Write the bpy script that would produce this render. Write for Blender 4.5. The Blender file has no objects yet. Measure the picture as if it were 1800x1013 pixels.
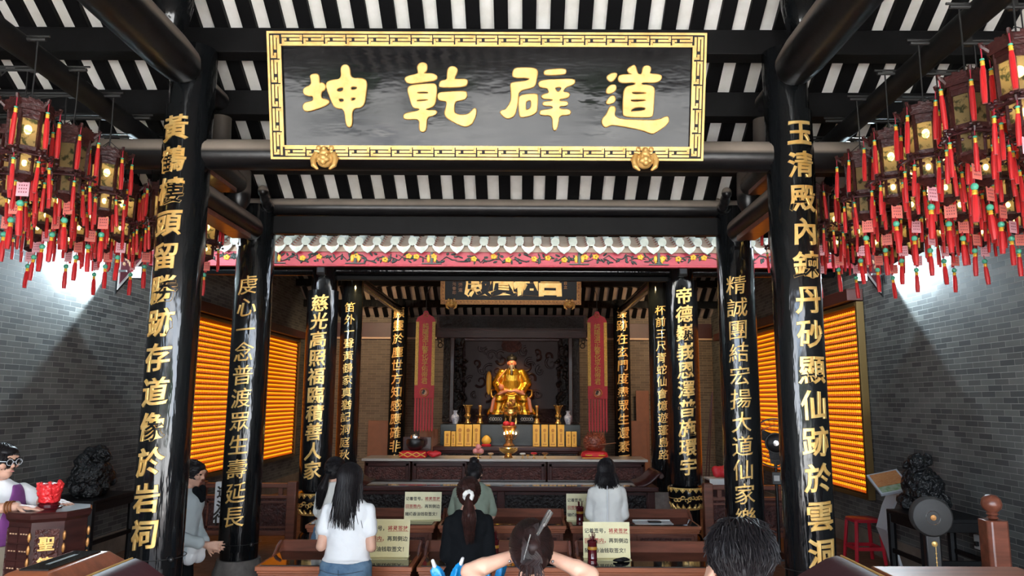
import bpy, bmesh, math, random
from mathutils import Vector, Matrix, Euler, noise

R = math.radians
rnd = random.Random(11)
S = bpy.context.scene
COL = S.collection

# ------------------------------------------------------------------ camera
cam_data = bpy.data.cameras.new('camera')
cam = bpy.data.objects.new('camera', cam_data)
COL.objects.link(cam)
cam_data.sensor_width = 36.0
cam_data.lens = 26.0
cam_data.shift_x = -21.0 / 1800.0
cam_data.clip_start = 0.05
cam_data.clip_end = 200
cam.matrix_world = Matrix.Translation((0.277, 0.0, 1.72)) @ Matrix.Rotation(R(98.6), 4, 'X') @ Matrix.Rotation(R(0.25), 4, 'Z')
S.camera = cam

# ------------------------------------------------------------------ exposure, sky
S.view_settings.view_transform = 'Standard'
S.view_settings.look = 'None'
S.view_settings.gamma = 1.0
S.view_settings.use_curve_mapping = False
S.view_settings.exposure = 1.85
S.cycles.use_denoising = True
S.cycles.max_bounces = 8
S.cycles.diffuse_bounces = 4
S.cycles.glossy_bounces = 4
S.cycles.transparent_max_bounces = 12
S.cycles.caustics_reflective = False
S.cycles.caustics_refractive = False
S.cycles.sample_clamp_indirect = 6.0

world = bpy.data.worlds.new('overcast_sky')
S.world = world
world.use_nodes = True
wn = world.node_tree.nodes
wl = world.node_tree.links
bg = wn['Background']
tc = wn.new('ShaderNodeTexCoord')
nz = wn.new('ShaderNodeTexNoise'); nz.inputs['Scale'].default_value = 2.2; nz.inputs['Detail'].default_value = 5
cr = wn.new('ShaderNodeValToRGB')
cr.color_ramp.elements[0].position = 0.35; cr.color_ramp.elements[0].color = (0.62, 0.78, 1.0, 1)
cr.color_ramp.elements[1].position = 0.65; cr.color_ramp.elements[1].color = (1.0, 1.0, 1.0, 1)
wl.new(tc.outputs['Generated'], nz.inputs['Vector'])
wl.new(nz.outputs['Fac'], cr.inputs['Fac'])
wl.new(cr.outputs['Color'], bg.inputs['Color'])
bg.inputs['Strength'].default_value = 3.6


sun_d = bpy.data.lights.new('hazy_high_sun', 'SUN')
sun_d.energy = 12; sun_d.angle = R(4); sun_d.color = (1.0, 0.95, 0.87)
sun = bpy.data.objects.new('hazy_high_sun', sun_d)
sun.rotation_euler = (R(10), 0, 0)
COL.objects.link(sun)


def portal(name, loc, rot, sx, sy):
    d = bpy.data.lights.new(name, 'AREA')
    d.shape = 'RECTANGLE'; d.size = sx; d.size_y = sy
    d.cycles.is_portal = True
    o = bpy.data.objects.new(name, d)
    o.location = loc; o.rotation_euler = rot
    COL.objects.link(o)


portal('front_daylight_opening', (0, -1.75, 1.75), (R(90), 0, 0), 8.6, 3.5)


def spot(name, loc, target, power, size, blend, color, radius=0.03):
    d = bpy.data.lights.new(name, 'SPOT')
    d.energy = power; d.spot_size = R(size); d.spot_blend = blend
    d.color = color; d.shadow_soft_size = radius
    o = bpy.data.objects.new(name, d)
    o.location = loc
    o.rotation_euler = (Vector(target) - Vector(loc)).to_track_quat('-Z', 'Y').to_euler()
    COL.objects.link(o)
    return o


# lamps the temple has: wall floodlights, altar lamps
COLD = (0.72, 0.9, 1.0)
for sx_, pw_ in ((-1, 85), (1, 48)):
    spot('wall_floodlight_lamp', (sx_ * 4.08, 8.12, 3.12), (sx_ * 4.2, 7.1, 3.05), pw_, 88, 0.25, COLD)
    spot('wall_floodlight_lamp', (sx_ * 4.08, 6.58, 3.16), (sx_ * 4.2, 7.6, 3.09), pw_, 70, 0.25, COLD)
spot('altar_lamp', (0.05, 13.5, 3.2), (0.05, 14.2, 2.25), 42, 42, 0.8, (1.0, 0.66, 0.3))
spot('shrine_lamp', (0.05, 12.0, 3.9), (0.05, 12.9, .9), 75, 70, 0.8, (1.0, 0.78, 0.55))
for sx_ in (-1, 1):
    spot('column_strip_lamp', (sx_ * 2.0, 10.6, 3.42), (sx_ * 2.3, 11.0, 2.6), 10, 120, 0.8, (1.0, 0.75, 0.35))
    spot('rear_hall_lamp', (sx_ * 2.9, 13.4, 3.5), (sx_ * 2.75, 15.8, 2.0), 44, 130, 0.9, (1.0, 0.72, 0.42))

# ------------------------------------------------------------------ helpers


class MB:
    """collects shapes into one mesh"""

    def __init__(s):
        s.v = []; s.f = []; s.m = []

    def add(s, verts, faces, mi=0, M=None):
        b = len(s.v)
        if M is not None:
            verts = [M @ Vector(p) for p in verts]
        s.v.extend([tuple(p) for p in verts])
        s.f.extend([tuple(i + b for i in f) for f in faces])
        s.m.extend([mi] * len(faces))
        return s

    def box(s, x0, x1, y0, y1, z0, z1, mi=0, M=None):
        v = [(x0, y0, z0), (x1, y0, z0), (x1, y1, z0), (x0, y1, z0), (x0, y0, z1), (x1, y0, z1), (x1, y1, z1), (x0, y1, z1)]
        f = [(0, 3, 2, 1), (4, 5, 6, 7), (0, 1, 5, 4), (1, 2, 6, 5), (2, 3, 7, 6), (3, 0, 4, 7)]
        return s.add(v, f, mi, M)

    def bar(s, p0, p1, w, h, mi=0, up=(0, 0, 1)):
        p0 = Vector(p0); p1 = Vector(p1); d = p1 - p0; L = d.length; d.normalize()
        u = Vector(up); x = d.cross(u)
        if x.length < 1e-5:
            x = d.cross(Vector((1, 0, 0)))
        x.normalize(); z = x.cross(d)
        M = Matrix((x, d, z)).transposed().to_4x4(); M.translation = p0
        return s.box(-w / 2, w / 2, 0, L, -h / 2, h / 2, mi, M)

    def tube(s, pts, rad, n=10, mi=0, cap=True, flat=1.0):
        pts = [Vector(p) for p in pts]; k = len(pts)
        if not isinstance(rad, (list, tuple)):
            rad = [rad] * k
        vs = []; fs = []
        x = None
        for i in range(k):
            d = pts[min(i + 1, k - 1)] - pts[max(i - 1, 0)]
            if d.length < 1e-9:
                d = Vector((0, 0, 1))
            d.normalize()
            if x is None:
                x = d.cross(Vector((0, 0, 1)))
                if x.length < 1e-3:
                    x = d.cross(Vector((0, 1, 0)))
            x = x - d * x.dot(d)
            if x.length < 1e-6:
                x = d.orthogonal()
            x.normalize(); y = d.cross(x)
            for j in range(n):
                a = 2 * math.pi * j / n
                vs.append(pts[i] + (x * math.cos(a) + y * math.sin(a) * flat) * rad[i])
        for i in range(k - 1):
            for j in range(n):
                a = i * n + j; b = i * n + (j + 1) % n
                fs.append((a, b, b + n, a + n))
        if cap:
            fs.append(tuple(range(n - 1, -1, -1)))
            fs.append(tuple((k - 1) * n + j for j in range(n)))
        return s.add(vs, fs, mi)

    def cone(s, p0, p1, r0, r1, n=14, mi=0):
        return s.tube([p0, p1], [r0, r1], n, mi)

    def capsule(s, p0, p1, r0, r1, n=12, mi=0):
        p0 = Vector(p0); p1 = Vector(p1); d = (p1 - p0)
        if d.length < 1e-6:
            d = Vector((0, 0, 1))
        d.normalize()
        pts = []; rr = []
        for k in range(4):
            a = (1 - k / 4) * math.pi / 2
            pts.append(p0 - d * r0 * math.sin(a)); rr.append(max(r0 * math.cos(a), r0 * .12))
        for k in range(5):
            a = k / 4 * math.pi / 2
            pts.append(p1 + d * r1 * math.sin(a)); rr.append(max(r1 * math.cos(a), r1 * .12))
        return s.tube(pts, rr, n, mi)

    def chain(s, pts, rad, n=10, mi=0):
        for i in range(len(pts) - 1):
            s.capsule(pts[i], pts[i + 1], rad[i], rad[i + 1], n, mi)
        return s

    def lathe(s, prof, n=20, c=(0, 0, 0), mi=0, M=None):
        vs = []; fs = []
        k = len(prof)
        for r, z in prof:
            for j in range(n):
                a = 2 * math.pi * j / n
                vs.append((c[0] + r * math.cos(a), c[1] + r * math.sin(a), c[2] + z))
        for i in range(k - 1):
            for j in range(n):
                a = i * n + j; b = i * n + (j + 1) % n
                fs.append((a, b, b + n, a + n))
        if prof[0][0] > 1e-4:
            fs.append(tuple(range(n - 1, -1, -1)))
        if prof[-1][0] > 1e-4:
            fs.append(tuple((k - 1) * n + j for j in range(n)))
        return s.add(vs, fs, mi, M)

    def ell(s, c, r, seg=16, ring=10, mi=0, rot=None):
        if not isinstance(r, (list, tuple)):
            r = (r, r, r)
        M = Matrix.Translation(c)
        if rot is not None:
            M = M @ Euler(rot).to_matrix().to_4x4()
        prof = [(math.sin(math.pi * i / ring), -math.cos(math.pi * i / ring)) for i in range(ring + 1)]
        prof[0] = (1e-3, -1); prof[-1] = (1e-3, 1)
        M = M @ Matrix.Diagonal((r[0], r[1], r[2], 1))
        return s.lathe(prof, seg, (0, 0, 0), mi, M)

    def rings(s, rr, n=20, mi=0, M=None, cap=True, power=2.0):
        """loft: list of (cx,cy,cz,rx,ry)"""
        vs = []; fs = []
        for cx, cy, cz, rx, ry in rr:
            for j in range(n):
                a = 2 * math.pi * j / n
                ca, sa = math.cos(a), math.sin(a)
                e = 2.0 / power
                vs.append((cx + rx * math.copysign(abs(ca) ** e, ca), cy + ry * math.copysign(abs(sa) ** e, sa), cz))
        k = len(rr)
        for i in range(k - 1):
            for j in range(n):
                a = i * n + j; b = i * n + (j + 1) % n
                fs.append((a, b, b + n, a + n))
        if cap:
            fs.append(tuple(range(n - 1, -1, -1)))
            fs.append(tuple((k - 1) * n + j for j in range(n)))
        return s.add(vs, fs, mi, M)

    def prism(s, poly, d0, d1, axis='y', mi=0, M=None):
        """poly in the plane across axis, extruded d0..d1 (convex or simple polygons)"""
        n = len(poly)
        def P(a, b, d):
            return {'y': (a, d, b), 'x': (d, a, b), 'z': (a, b, d)}[axis]
        vs = [P(a, b, d0) for a, b in poly] + [P(a, b, d1) for a, b in poly]
        fs = [tuple(range(n)), tuple(range(2 * n - 1, n - 1, -1))]
        for i in range(n):
            j = (i + 1) % n
            fs.append((i, i + n, j + n, j))
        return s.add(vs, fs, mi, M)

    def torus(s, c, Rr, r, n=24, m=8, mi=0, M=None, a0=0, a1=2 * math.pi):
        pts = []
        full = abs(a1 - a0 - 2 * math.pi) < 1e-6
        for i in range(n + 1):
            a = a0 + (a1 - a0) * i / n
            pts.append(Vector((c[0] + Rr * math.cos(a), c[1] + Rr * math.sin(a), c[2])))
        if M is not None:
            pts = [M @ p for p in pts]
        return s.tube(pts, r, m, mi, cap=not full)

    def mesh(s, name, mats, smooth=True, angle=42):
        me = bpy.data.meshes.new(name)
        me.from_pydata(s.v, [], s.f)
        if not isinstance(mats, (list, tuple)):
            mats = [mats]
        for m in mats:
            me.materials.append(m)
        if len(mats) > 1:
            me.polygons.foreach_set('material_index', s.m)
        bm = bmesh.new(); bm.from_mesh(me)
        bmesh.ops.recalc_face_normals(bm, faces=bm.faces)
        bm.to_mesh(me); bm.free()
        if smooth:
            me.polygons.foreach_set('use_smooth', [True] * len(me.polygons))
            me.set_sharp_from_angle(angle=R(angle))
        me.update()
        return me

    def build(s, name, mats, parent=None, smooth=True, bevel=0, loc=None, angle=42):
        return link(name, s.mesh(name, mats, smooth, angle), parent, bevel, loc)

    def blob(s, name, mats, parent=None, voxel=0.012, it=4, loc=None, disp=None):
        """fuse everything into one continuous skin"""
        me = s.mesh(name, mats if isinstance(mats, (list, tuple)) else [mats], True)
        o = bpy.data.objects.new('tmp', me); COL.objects.link(o)
        m = o.modifiers.new('r', 'REMESH'); m.mode = 'VOXEL'; m.voxel_size = voxel; m.use_smooth_shade = True
        if it:
            k = o.modifiers.new('s', 'SMOOTH'); k.factor = 0.5; k.iterations = it
        dg = bpy.context.evaluated_depsgraph_get()
        me2 = bpy.data.meshes.new_from_object(o.evaluated_get(dg))
        bpy.data.objects.remove(o); bpy.data.meshes.remove(me)
        me2.name = name
        if disp:
            for v in me2.vertices:
                v.co += v.normal * disp(v.co)
        me2.polygons.foreach_set('use_smooth', [True] * len(me2.polygons))
        if not me2.materials:
            me2.materials.append(mats if not isinstance(mats, (list, tuple)) else mats[0])
        return link(name, me2, parent, 0, loc)


def link(name, me, parent=None, bevel=0, loc=None):
    o = bpy.data.objects.new(name, me)
    COL.objects.link(o)
    if loc is not None:
        o.location = loc
    if parent is not None:
        o.parent = parent
    if bevel:
        b = o.modifiers.new('bevel', 'BEVEL'); b.width = bevel; b.segments = 2; b.limit_method = 'ANGLE'; b.angle_limit = R(40)
        b.harden_normals = False
    return o


def tag(o, label=None, cat=None, group=None, kind=None):
    if label: o['label'] = label
    if cat: o['category'] = cat
    if group: o['group'] = group
    if kind: o['kind'] = kind
    return o


def thing(name, label, cat, loc=(0, 0, 0), rz=0, group=None, scale=1):
    o = bpy.data.objects.new(name, None)
    o.empty_display_size = 0.1
    COL.objects.link(o)
    o.location = loc; o.rotation_euler = (0, 0, rz)
    if scale != 1:
        o.scale = (scale,) * 3
    return tag(o, label, cat, group)


def dup(root, loc, rz=None, label=None, group=None):
    r = root.copy(); COL.objects.link(r); r.location = loc
    if rz is not None:
        r.rotation_euler = (0, 0, rz)
    if label: r['label'] = label
    if group: r['group'] = group
    for ch in list(root.children):
        c = ch.copy(); COL.objects.link(c); c.parent = r
        for g in ch.children:
            d = g.copy(); COL.objects.link(d); d.parent = c
    return r


def struct(o):
    o['kind'] = 'structure'
    return o


# ------------------------------------------------------------------ materials
def mat(name, col, rough=0.5, metal=0.0, spec=0.5, coat=0.0, emit=None, estr=0.0, vary=0.0, vscale=6.0, bump=0.0, bscale=20.0,
        stretch=(1, 1, 1), col2=None, sheen=0.0, alpha=1.0, trans=0.0, sss=0.0, bdist=0.01, rvary=0.0):
    m = bpy.data.materials.new(name)
    m.use_nodes = True
    n = m.node_tree.nodes; l = m.node_tree.links
    p = n['Principled BSDF']
    p.inputs['Base Color'].default_value = (*col, 1)
    p.inputs['Roughness'].default_value = rough
    p.inputs['Metallic'].default_value = metal
    p.inputs['Specular IOR Level'].default_value = spec
    p.inputs['Coat Weight'].default_value = coat
    p.inputs['Coat Roughness'].default_value = 0.06
    p.inputs['Sheen Weight'].default_value = sheen
    p.inputs['Alpha'].default_value = alpha
    p.inputs['Transmission Weight'].default_value = trans
    if sss:
        p.inputs['Subsurface Weight'].default_value = sss
        p.inputs['Subsurface Radius'].default_value = (0.01, 0.004, 0.002)
    if emit:
        p.inputs['Emission Color'].default_value = (*emit, 1)
        p.inputs['Emission Strength'].default_value = estr
    if vary or col2 or bump or rvary:
        t = n.new('ShaderNodeTexCoord')
        mp = n.new('ShaderNodeMapping'); mp.inputs['Scale'].default_value = stretch
        l.new(t.outputs['Object'], mp.inputs['Vector'])
    if vary or col2:
        z = n.new('ShaderNodeTexNoise'); z.inputs['Scale'].default_value = vscale; z.inputs['Detail'].default_value = 6; z.inputs['Roughness'].default_value = 0.62
        l.new(mp.outputs['Vector'], z.inputs['Vector'])
        r = n.new('ShaderNodeValToRGB')
        c2 = col2 if col2 else tuple(min(1, c * (1 + vary)) for c in col)
        c1 = col if col2 else tuple(c * (1 - vary) for c in col)
        r.color_ramp.elements[0].position = 0.33; r.color_ramp.elements[0].color = (*c1, 1)
        r.color_ramp.elements[1].position = 0.68; r.color_ramp.elements[1].color = (*c2, 1)
        l.new(z.outputs['Fac'], r.inputs['Fac'])
        l.new(r.outputs['Color'], p.inputs['Base Color'])
    if rvary:
        z2 = n.new('ShaderNodeTexNoise'); z2.inputs['Scale'].default_value = bscale * .5; z2.inputs['Detail'].default_value = 4
        l.new(mp.outputs['Vector'], z2.inputs['Vector'])
        mr = n.new('ShaderNodeMapRange'); mr.inputs['To Min'].default_value = max(0.02, rough - rvary); mr.inputs['To Max'].default_value = rough + rvary
        mr.inputs['From Min'].default_value = .3; mr.inputs['From Max'].default_value = .7
        l.new(z2.outputs['Fac'], mr.inputs['Value']); l.new(mr.outputs['Result'], p.inputs['Roughness'])
    if bump:
        bz = n.new('ShaderNodeTexNoise'); bz.inputs['Scale'].default_value = bscale; bz.inputs['Detail'].default_value = 3
        l.new(mp.outputs['Vector'], bz.inputs['Vector'])
        b = n.new('ShaderNodeBump'); b.inputs['Strength'].default_value = bump; b.inputs['Distance'].default_value = bdist
        l.new(bz.outputs['Fac'], b.inputs['Height']); l.new(b.outputs['Normal'], p.inputs['Normal'])
    return m


def brick_mat(name, axis, c1, c2, mortar, w=0.19, h=0.0517):
    m = bpy.data.materials.new(name); m.use_nodes = True
    n = m.node_tree.nodes; l = m.node_tree.links; p = n['Principled BSDF']
    t = n.new('ShaderNodeTexCoord'); s = n.new('ShaderNodeSeparateXYZ'); c = n.new('ShaderNodeCombineXYZ')
    l.new(t.outputs['Object'], s.inputs[0])
    l.new(s.outputs[axis], c.inputs['X']); l.new(s.outputs['Z'], c.inputs['Y'])
    b = n.new('ShaderNodeTexBrick')
    b.inputs['Scale'].default_value = 1; b.inputs['Brick Width'].default_value = w; b.inputs['Row Height'].default_value = h
    b.inputs['Mortar Size'].default_value = 0.0026; b.inputs['Mortar Smooth'].default_value = 0.2; b.inputs['Bias'].default_value = -0.15
    b.inputs['Color1'].default_value = (*c1, 1); b.inputs['Color2'].default_value = (*c2, 1); b.inputs['Mortar'].default_value = (*mortar, 1)
    l.new(c.outputs[0], b.inputs['Vector'])
    z = n.new('ShaderNodeTexNoise'); z.inputs['Scale'].default_value = 3; z.inputs['Detail'].default_value = 7
    l.new(t.outputs['Object'], z.inputs['Vector'])
    mr = n.new('ShaderNodeMapRange'); mr.inputs['To Min'].default_value = 0.72; mr.inputs['To Max'].default_value = 1.28
    l.new(z.outputs['Fac'], mr.inputs['Value'])
    mx = n.new('ShaderNodeMix'); mx.data_type = 'RGBA'; mx.blend_type = 'MULTIPLY'; mx.inputs['Factor'].default_value = 1
    l.new(b.outputs['Color'], mx.inputs[6]); l.new(mr.outputs['Result'], mx.inputs[7])
    l.new(mx.outputs[2], p.inputs['Base Color'])
    p.inputs['Roughness'].default_value = 0.62
    bu = n.new('ShaderNodeBump'); bu.inputs['Strength'].default_value = 0.5; bu.inputs['Distance'].default_value = 0.004
    iv = n.new('ShaderNodeMath'); iv.operation = 'SUBTRACT'; iv.inputs[0].default_value = 1
    l.new(b.outputs['Fac'], iv.inputs[1]); l.new(iv.outputs[0], bu.inputs['Height']); l.new(bu.outputs['Normal'], p.inputs['Normal'])
    return m


def dusty(name, col, dust, rough=0.3):
    """old black paint with pale dust on top, bounced light put into its colour too"""
    m = mat(name, col, rough, vary=0.3, vscale=9, bump=0.15, bscale=14, stretch=(1, 1, 1))
    n = m.node_tree.nodes; l = m.node_tree.links; p = n['Principled BSDF']
    g = n.new('ShaderNodeNewGeometry'); s = n.new('ShaderNodeSeparateXYZ')
    l.new(g.outputs['Normal'], s.inputs[0])
    mr = n.new('ShaderNodeMapRange'); mr.inputs['From Min'].default_value = -0.08; mr.inputs['From Max'].default_value = 0.16  # pale band reaches the sides: bounced light painted in with the dust
    l.new(s.outputs['Z'], mr.inputs['Value'])
    z = n.new('ShaderNodeTexNoise'); z.inputs['Scale'].default_value = 7; z.inputs['Detail'].default_value = 6
    t = n.new('ShaderNodeTexCoord'); l.new(t.outputs['Object'], z.inputs['Vector'])
    mz = n.new('ShaderNodeMapRange'); mz.inputs['To Min'].default_value = 0.55; mz.inputs['To Max'].default_value = 1.0
    l.new(z.outputs['Fac'], mz.inputs['Value'])
    mu = n.new('ShaderNodeMath'); mu.operation = 'MULTIPLY'
    l.new(mr.outputs['Result'], mu.inputs[0]); l.new(mz.outputs['Result'], mu.inputs[1])
    src = p.inputs['Base Color'].links[0].from_socket
    mx = n.new('ShaderNodeMix'); mx.data_type = 'RGBA'
    l.new(mu.outputs[0], mx.inputs['Factor']); l.new(src, mx.inputs[6]); mx.inputs[7].default_value = (*dust, 1)
    l.new(mx.outputs[2], p.inputs['Base Color'])
    ro = n.new('ShaderNodeMapRange'); ro.inputs['To Min'].default_value = rough; ro.inputs['To Max'].default_value = 0.85
    l.new(mu.outputs[0], ro.inputs['Value']); l.new(ro.outputs['Result'], p.inputs['Roughness'])
    return m


M = {}
M['lacquer'] = mat('black_lacquer', (0.006, 0.007, 0.008), 0.10, spec=0.6, bump=0.35, bscale=5, stretch=(3.2, 3.2, 0.5), bdist=0.02, rvary=0.05)
M['sign_lacquer'] = mat('sign_black_lacquer', (0.006, 0.006, 0.007), 0.08, spec=0.30, coat=0.0, bump=0.05, bscale=3.0, stretch=(1.0, 1, 2.6), bdist=0.03, rvary=0.05)
M['beam'] = dusty('dusty_black_beam', (0.007, 0.007, 0.0078), (0.34, 0.28, 0.23), 0.32)
M['black_wood'] = mat('matt_black_wood', (0.006, 0.006, 0.0065), 0.5, spec=0.25, vary=0.3, bump=0.1)
M['beam_gloss'] = mat('satin_black_panel', (0.006, 0.006, 0.007), 0.3, spec=0.2)
M['rafter'] = mat('rafter_black', (0.0035, 0.0035, 0.004), 0.7, spec=0.15, vary=0.3)
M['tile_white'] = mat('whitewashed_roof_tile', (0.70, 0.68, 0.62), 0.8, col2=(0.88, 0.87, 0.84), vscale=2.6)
M['tile_brown'] = mat('brown_roof_tile', (0.30, 0.22, 0.16), 0.8, col2=(0.44, 0.34, 0.27), vscale=3)  # darker brown tile for the rear roof
M['eave_tile'] = mat('grey_green_eave_tile', (0.30, 0.33, 0.30), 0.5, col2=(0.46, 0.49, 0.45), vscale=9)
M['eave_line'] = mat('eave_tile_red_line', (0.28, 0.10, 0.07), 0.6)
M['gold'] = mat('gold_leaf', (0.92, 0.52, 0.13), 0.30, metal=0.45, col2=(1.0, 0.70, 0.27), vscale=14, bump=0.1, bscale=60)
M['gold_sign'] = mat('gold_leaf_sign', (0.60, 0.33, 0.085), 0.40, metal=0.3, col2=(0.82, 0.52, 0.18), vscale=10, bump=0.1, bscale=50)
M['gold_dark'] = mat('aged_gold', (0.30, 0.13, 0.04), 0.4, metal=0.5, col2=(0.62, 0.30, 0.09), vscale=30)
M['brass'] = mat('brass', (0.78, 0.50, 0.16), 0.25, metal=0.9)
M['statue_gold'] = mat('statue_gold', (0.86, 0.47, 0.05), 0.24, metal=0.92, bump=0.35, bscale=16, stretch=(3, 3, .6), bdist=.02)
M['brick_side'] = brick_mat('grey_brick_side', 'Y', (0.056, 0.061, 0.060), (0.150, 0.154, 0.142), (0.25, 0.25, 0.232))
M['brick_back'] = brick_mat('lamp_warmed_brick_back', 'X', (0.085, 0.060, 0.037), (0.15, 0.11, 0.070), (0.30, 0.21, 0.12))  # warm lamp light mixed into the brick colour
M['skirting'] = mat('stone_skirting', (0.22, 0.18, 0.14), 0.6, vary=0.2)
M['floor'] = mat('brown_floor_tile', (0.17, 0.078, 0.042), 0.5, spec=0.3, vary=0.25, vscale=3, rvary=0.08)
M['stone'] = mat('grey_stone', (0.16, 0.15, 0.14), 0.7, vary=0.25, vscale=12, bump=0.3, bscale=30)
M['pave'] = mat('courtyard_paving', (0.22, 0.23, 0.25), 0.7, col2=(0.78, 0.76, 0.72), vscale=0.55)
M['darkwood'] = mat('dark_rosewood', (0.046, 0.014, 0.012), 0.28, spec=0.35, vary=0.35, vscale=5, stretch=(1, 1, 6), coat=0.1)
M['redwood'] = mat('red_brown_wood', (0.165, 0.052, 0.030), 0.32, vary=0.35, vscale=4, stretch=(0.6, 5, 5), coat=0.1)
M['redwood_light'] = mat('orange_brown_wood', (0.34, 0.105, 0.045), 0.34, vary=0.25, vscale=4, stretch=(0.6, 5, 5), coat=0.05)
M['carved'] = mat('carved_rosewood', (0.075, 0.026, 0.022), 0.3, spec=0.4, vary=0.5, vscale=18, bump=1.0, bscale=42, bdist=0.03)
M['carved_black'] = mat('carved_black_wood', (0.009, 0.006, 0.006), 0.28, spec=0.35, vary=0.5, vscale=18, bump=1.0, bscale=30, bdist=0.03)
M['glass_top'] = mat('smoked_glass_top', (0.012, 0.011, 0.010), 0.05, spec=0.7)
M['brown_board'] = mat('brown_plywood', (0.20, 0.070, 0.022), 0.5, vary=0.12)
M['tassel'] = mat('red_silk_tassel', (0.56, 0.006, 0.009), 0.5, vary=0.25, vscale=60, stretch=(4, 4, .3), sheen=0.2)
M['string'] = mat('dark_red_string', (0.35, 0.02, 0.04), 0.6)
M['jade'] = mat('jade_bead', (0.10, 0.48, 0.32), 0.25)
M['yellow_band'] = mat('gold_thread_band', (0.85, 0.50, 0.05), 0.4, metal=0.2)
M['lantern_wood'] = mat('lantern_rosewood', (0.046, 0.011, 0.010), 0.38, vary=0.4, vscale=30, bump=0.5, bscale=60)
M['lantern_curl'] = mat('lantern_carved_curl', (0.045, 0.012, 0.014), 0.3, vary=0.5, vscale=40)
M['bulb'] = mat('lit_bulb', (1, 0.85, 0.6), 0.4, emit=(1.0, 0.80, 0.46), estr=9)
M['bulb_off'] = mat('frosted_bulb', (0.55, 0.5, 0.42), 0.3)
M['steel'] = mat('dark_steel', (0.05, 0.05, 0.05), 0.35, metal=0.6)
M['cable'] = mat('black_cable', (0.012, 0.012, 0.012), 0.5)
M['white_plastic'] = mat('white_plastic', (0.62, 0.62, 0.60), 0.4)
M['black_plastic'] = mat('black_plastic', (0.010, 0.010, 0.011), 0.35)
M['red_plastic'] = mat('red_plastic', (0.50, 0.015, 0.03), 0.3)
M['fascia'] = mat('crimson_fascia', (0.32, 0.014, 0.034), 0.45, vary=0.15)
M['leaf'] = mat('painted_dark_leaf', (0.018, 0.035, 0.032), 0.5)
M['flower'] = mat('painted_yellow_flower', (0.75, 0.36, 0.03), 0.5)
M['red_paint'] = mat('oxide_red_paint', (0.055, 0.011, 0.008), 0.5, vary=0.15)
M['cream_line'] = mat('cream_moulding', (0.55, 0.36, 0.22), 0.5)
M['sun_sheet'] = mat('frosted_sun_sheet', (0.5, 0.55, 0.6), 0.6)
M['skin'] = mat('skin', (0.62, 0.36, 0.26), 0.5, sss=0.08, vary=0.06, vscale=15)
M['hair'] = mat('black_hair', (0.006, 0.005, 0.006), 0.46, spec=0.2, col2=(0.016, 0.014, 0.015), vscale=40)
M['hair_dark'] = mat('near_black_hair', (0.007, 0.005, 0.005), 0.46, spec=0.2, col2=(0.022, 0.009, 0.008), vscale=26)
M['hair_brown'] = mat('dark_brown_hair', (0.010, 0.005, 0.004), 0.46, spec=0.2, col2=(0.042, 0.014, 0.011), vscale=28)
M['shirt_white'] = mat('white_cotton', (0.80, 0.82, 0.83), 0.85, bump=0.5, bscale=9, bdist=0.02, sheen=0.1)
M['shirt_cream'] = mat('off_white_linen', (0.70, 0.70, 0.66), 0.85, bump=0.5, bscale=9, bdist=0.02)
M['jeans'] = mat('blue_denim', (0.045, 0.105, 0.19), 0.8, col2=(0.16, 0.26, 0.36), vscale=5, bump=0.2, bscale=90)
M['black_cloth'] = mat('black_cloth', (0.0045, 0.0055, 0.007), 0.9, spec=0.15, bump=0.4, bscale=9, bdist=0.02)
M['green_cloth'] = mat('sage_green_cotton', (0.22, 0.27, 0.21), 0.85, bump=0.4, bscale=9, bdist=0.02)
M['purple'] = mat('purple_vest_cloth', (0.21, 0.055, 0.24), 0.7, vary=0.15, bump=0.4, bscale=10, bdist=0.02)
M['beige'] = mat('beige_trousers', (0.42, 0.36, 0.27), 0.8, bump=0.4, bscale=8, bdist=0.02)
M['pale_jacket'] = mat('pale_blue_grey_jacket', (0.46, 0.53, 0.55), 0.8, bump=0.4, bscale=9, bdist=0.02)
M['blue_plastic'] = mat('bright_blue_plastic', (0.01, 0.25, 0.60), 0.25, vary=0.2, vscale=20, bump=0.6, bscale=14, bdist=0.02)
M['eye'] = mat('eye_dark', (0.01, 0.008, 0.008), 0.2)
M['lip'] = mat('lip', (0.45, 0.16, 0.14), 0.4)
M['paper_yellow'] = mat('pale_yellow_card', (0.74, 0.67, 0.36), 0.35, vary=0.06)
M['ink'] = mat('dark_ink', (0.03, 0.025, 0.02), 0.6)
M['ink_red'] = mat('red_ink', (0.40, 0.03, 0.02), 0.6)
M['card_pink'] = mat('pink_card', (0.80, 0.40, 0.46), 0.6)
M['card_red'] = mat('coral_card', (0.78, 0.20, 0.16), 0.6)
M['card_ink'] = mat('card_print', (0.25, 0.05, 0.07), 0.6)
M['maroon'] = mat('maroon_plastic_tube', (0.085, 0.008, 0.012), 0.16, coat=0.4)
M['maroon_cloth'] = mat('maroon_velvet', (0.055, 0.010, 0.016), 0.5, spec=0.2, bump=0.3, bscale=8)
M['banner_red'] = mat('red_banner_silk', (0.42, 0.010, 0.022), 0.55, vary=0.15, vscale=25)
M['banner_gold'] = mat('banner_gold_brocade', (0.30, 0.17, 0.02), 0.5, col2=(0.70, 0.45, 0.06), vscale=60)
M['yellow_box'] = mat('yellow_card_box', (0.86, 0.48, 0.06), 0.45, vary=0.08)
M['box_print'] = mat('box_print_brown', (0.52, 0.22, 0.03), 0.5)
M['rock'] = mat('black_scholar_rock', (0.010, 0.011, 0.012), 0.3, vary=0.6, vscale=30, bump=1.0, bscale=26, bdist=0.05)
M['porcelain'] = mat('blue_white_porcelain', (0.10, 0.13, 0.26), 0.15, col2=(0.75, 0.76, 0.78), vscale=16)
M['pink'] = mat('pink_peach', (0.85, 0.32, 0.30), 0.4)
M['red_cloth'] = mat('red_cloth', (0.62, 0.02, 0.03), 0.5, bump=0.5, bscale=14)
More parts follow.
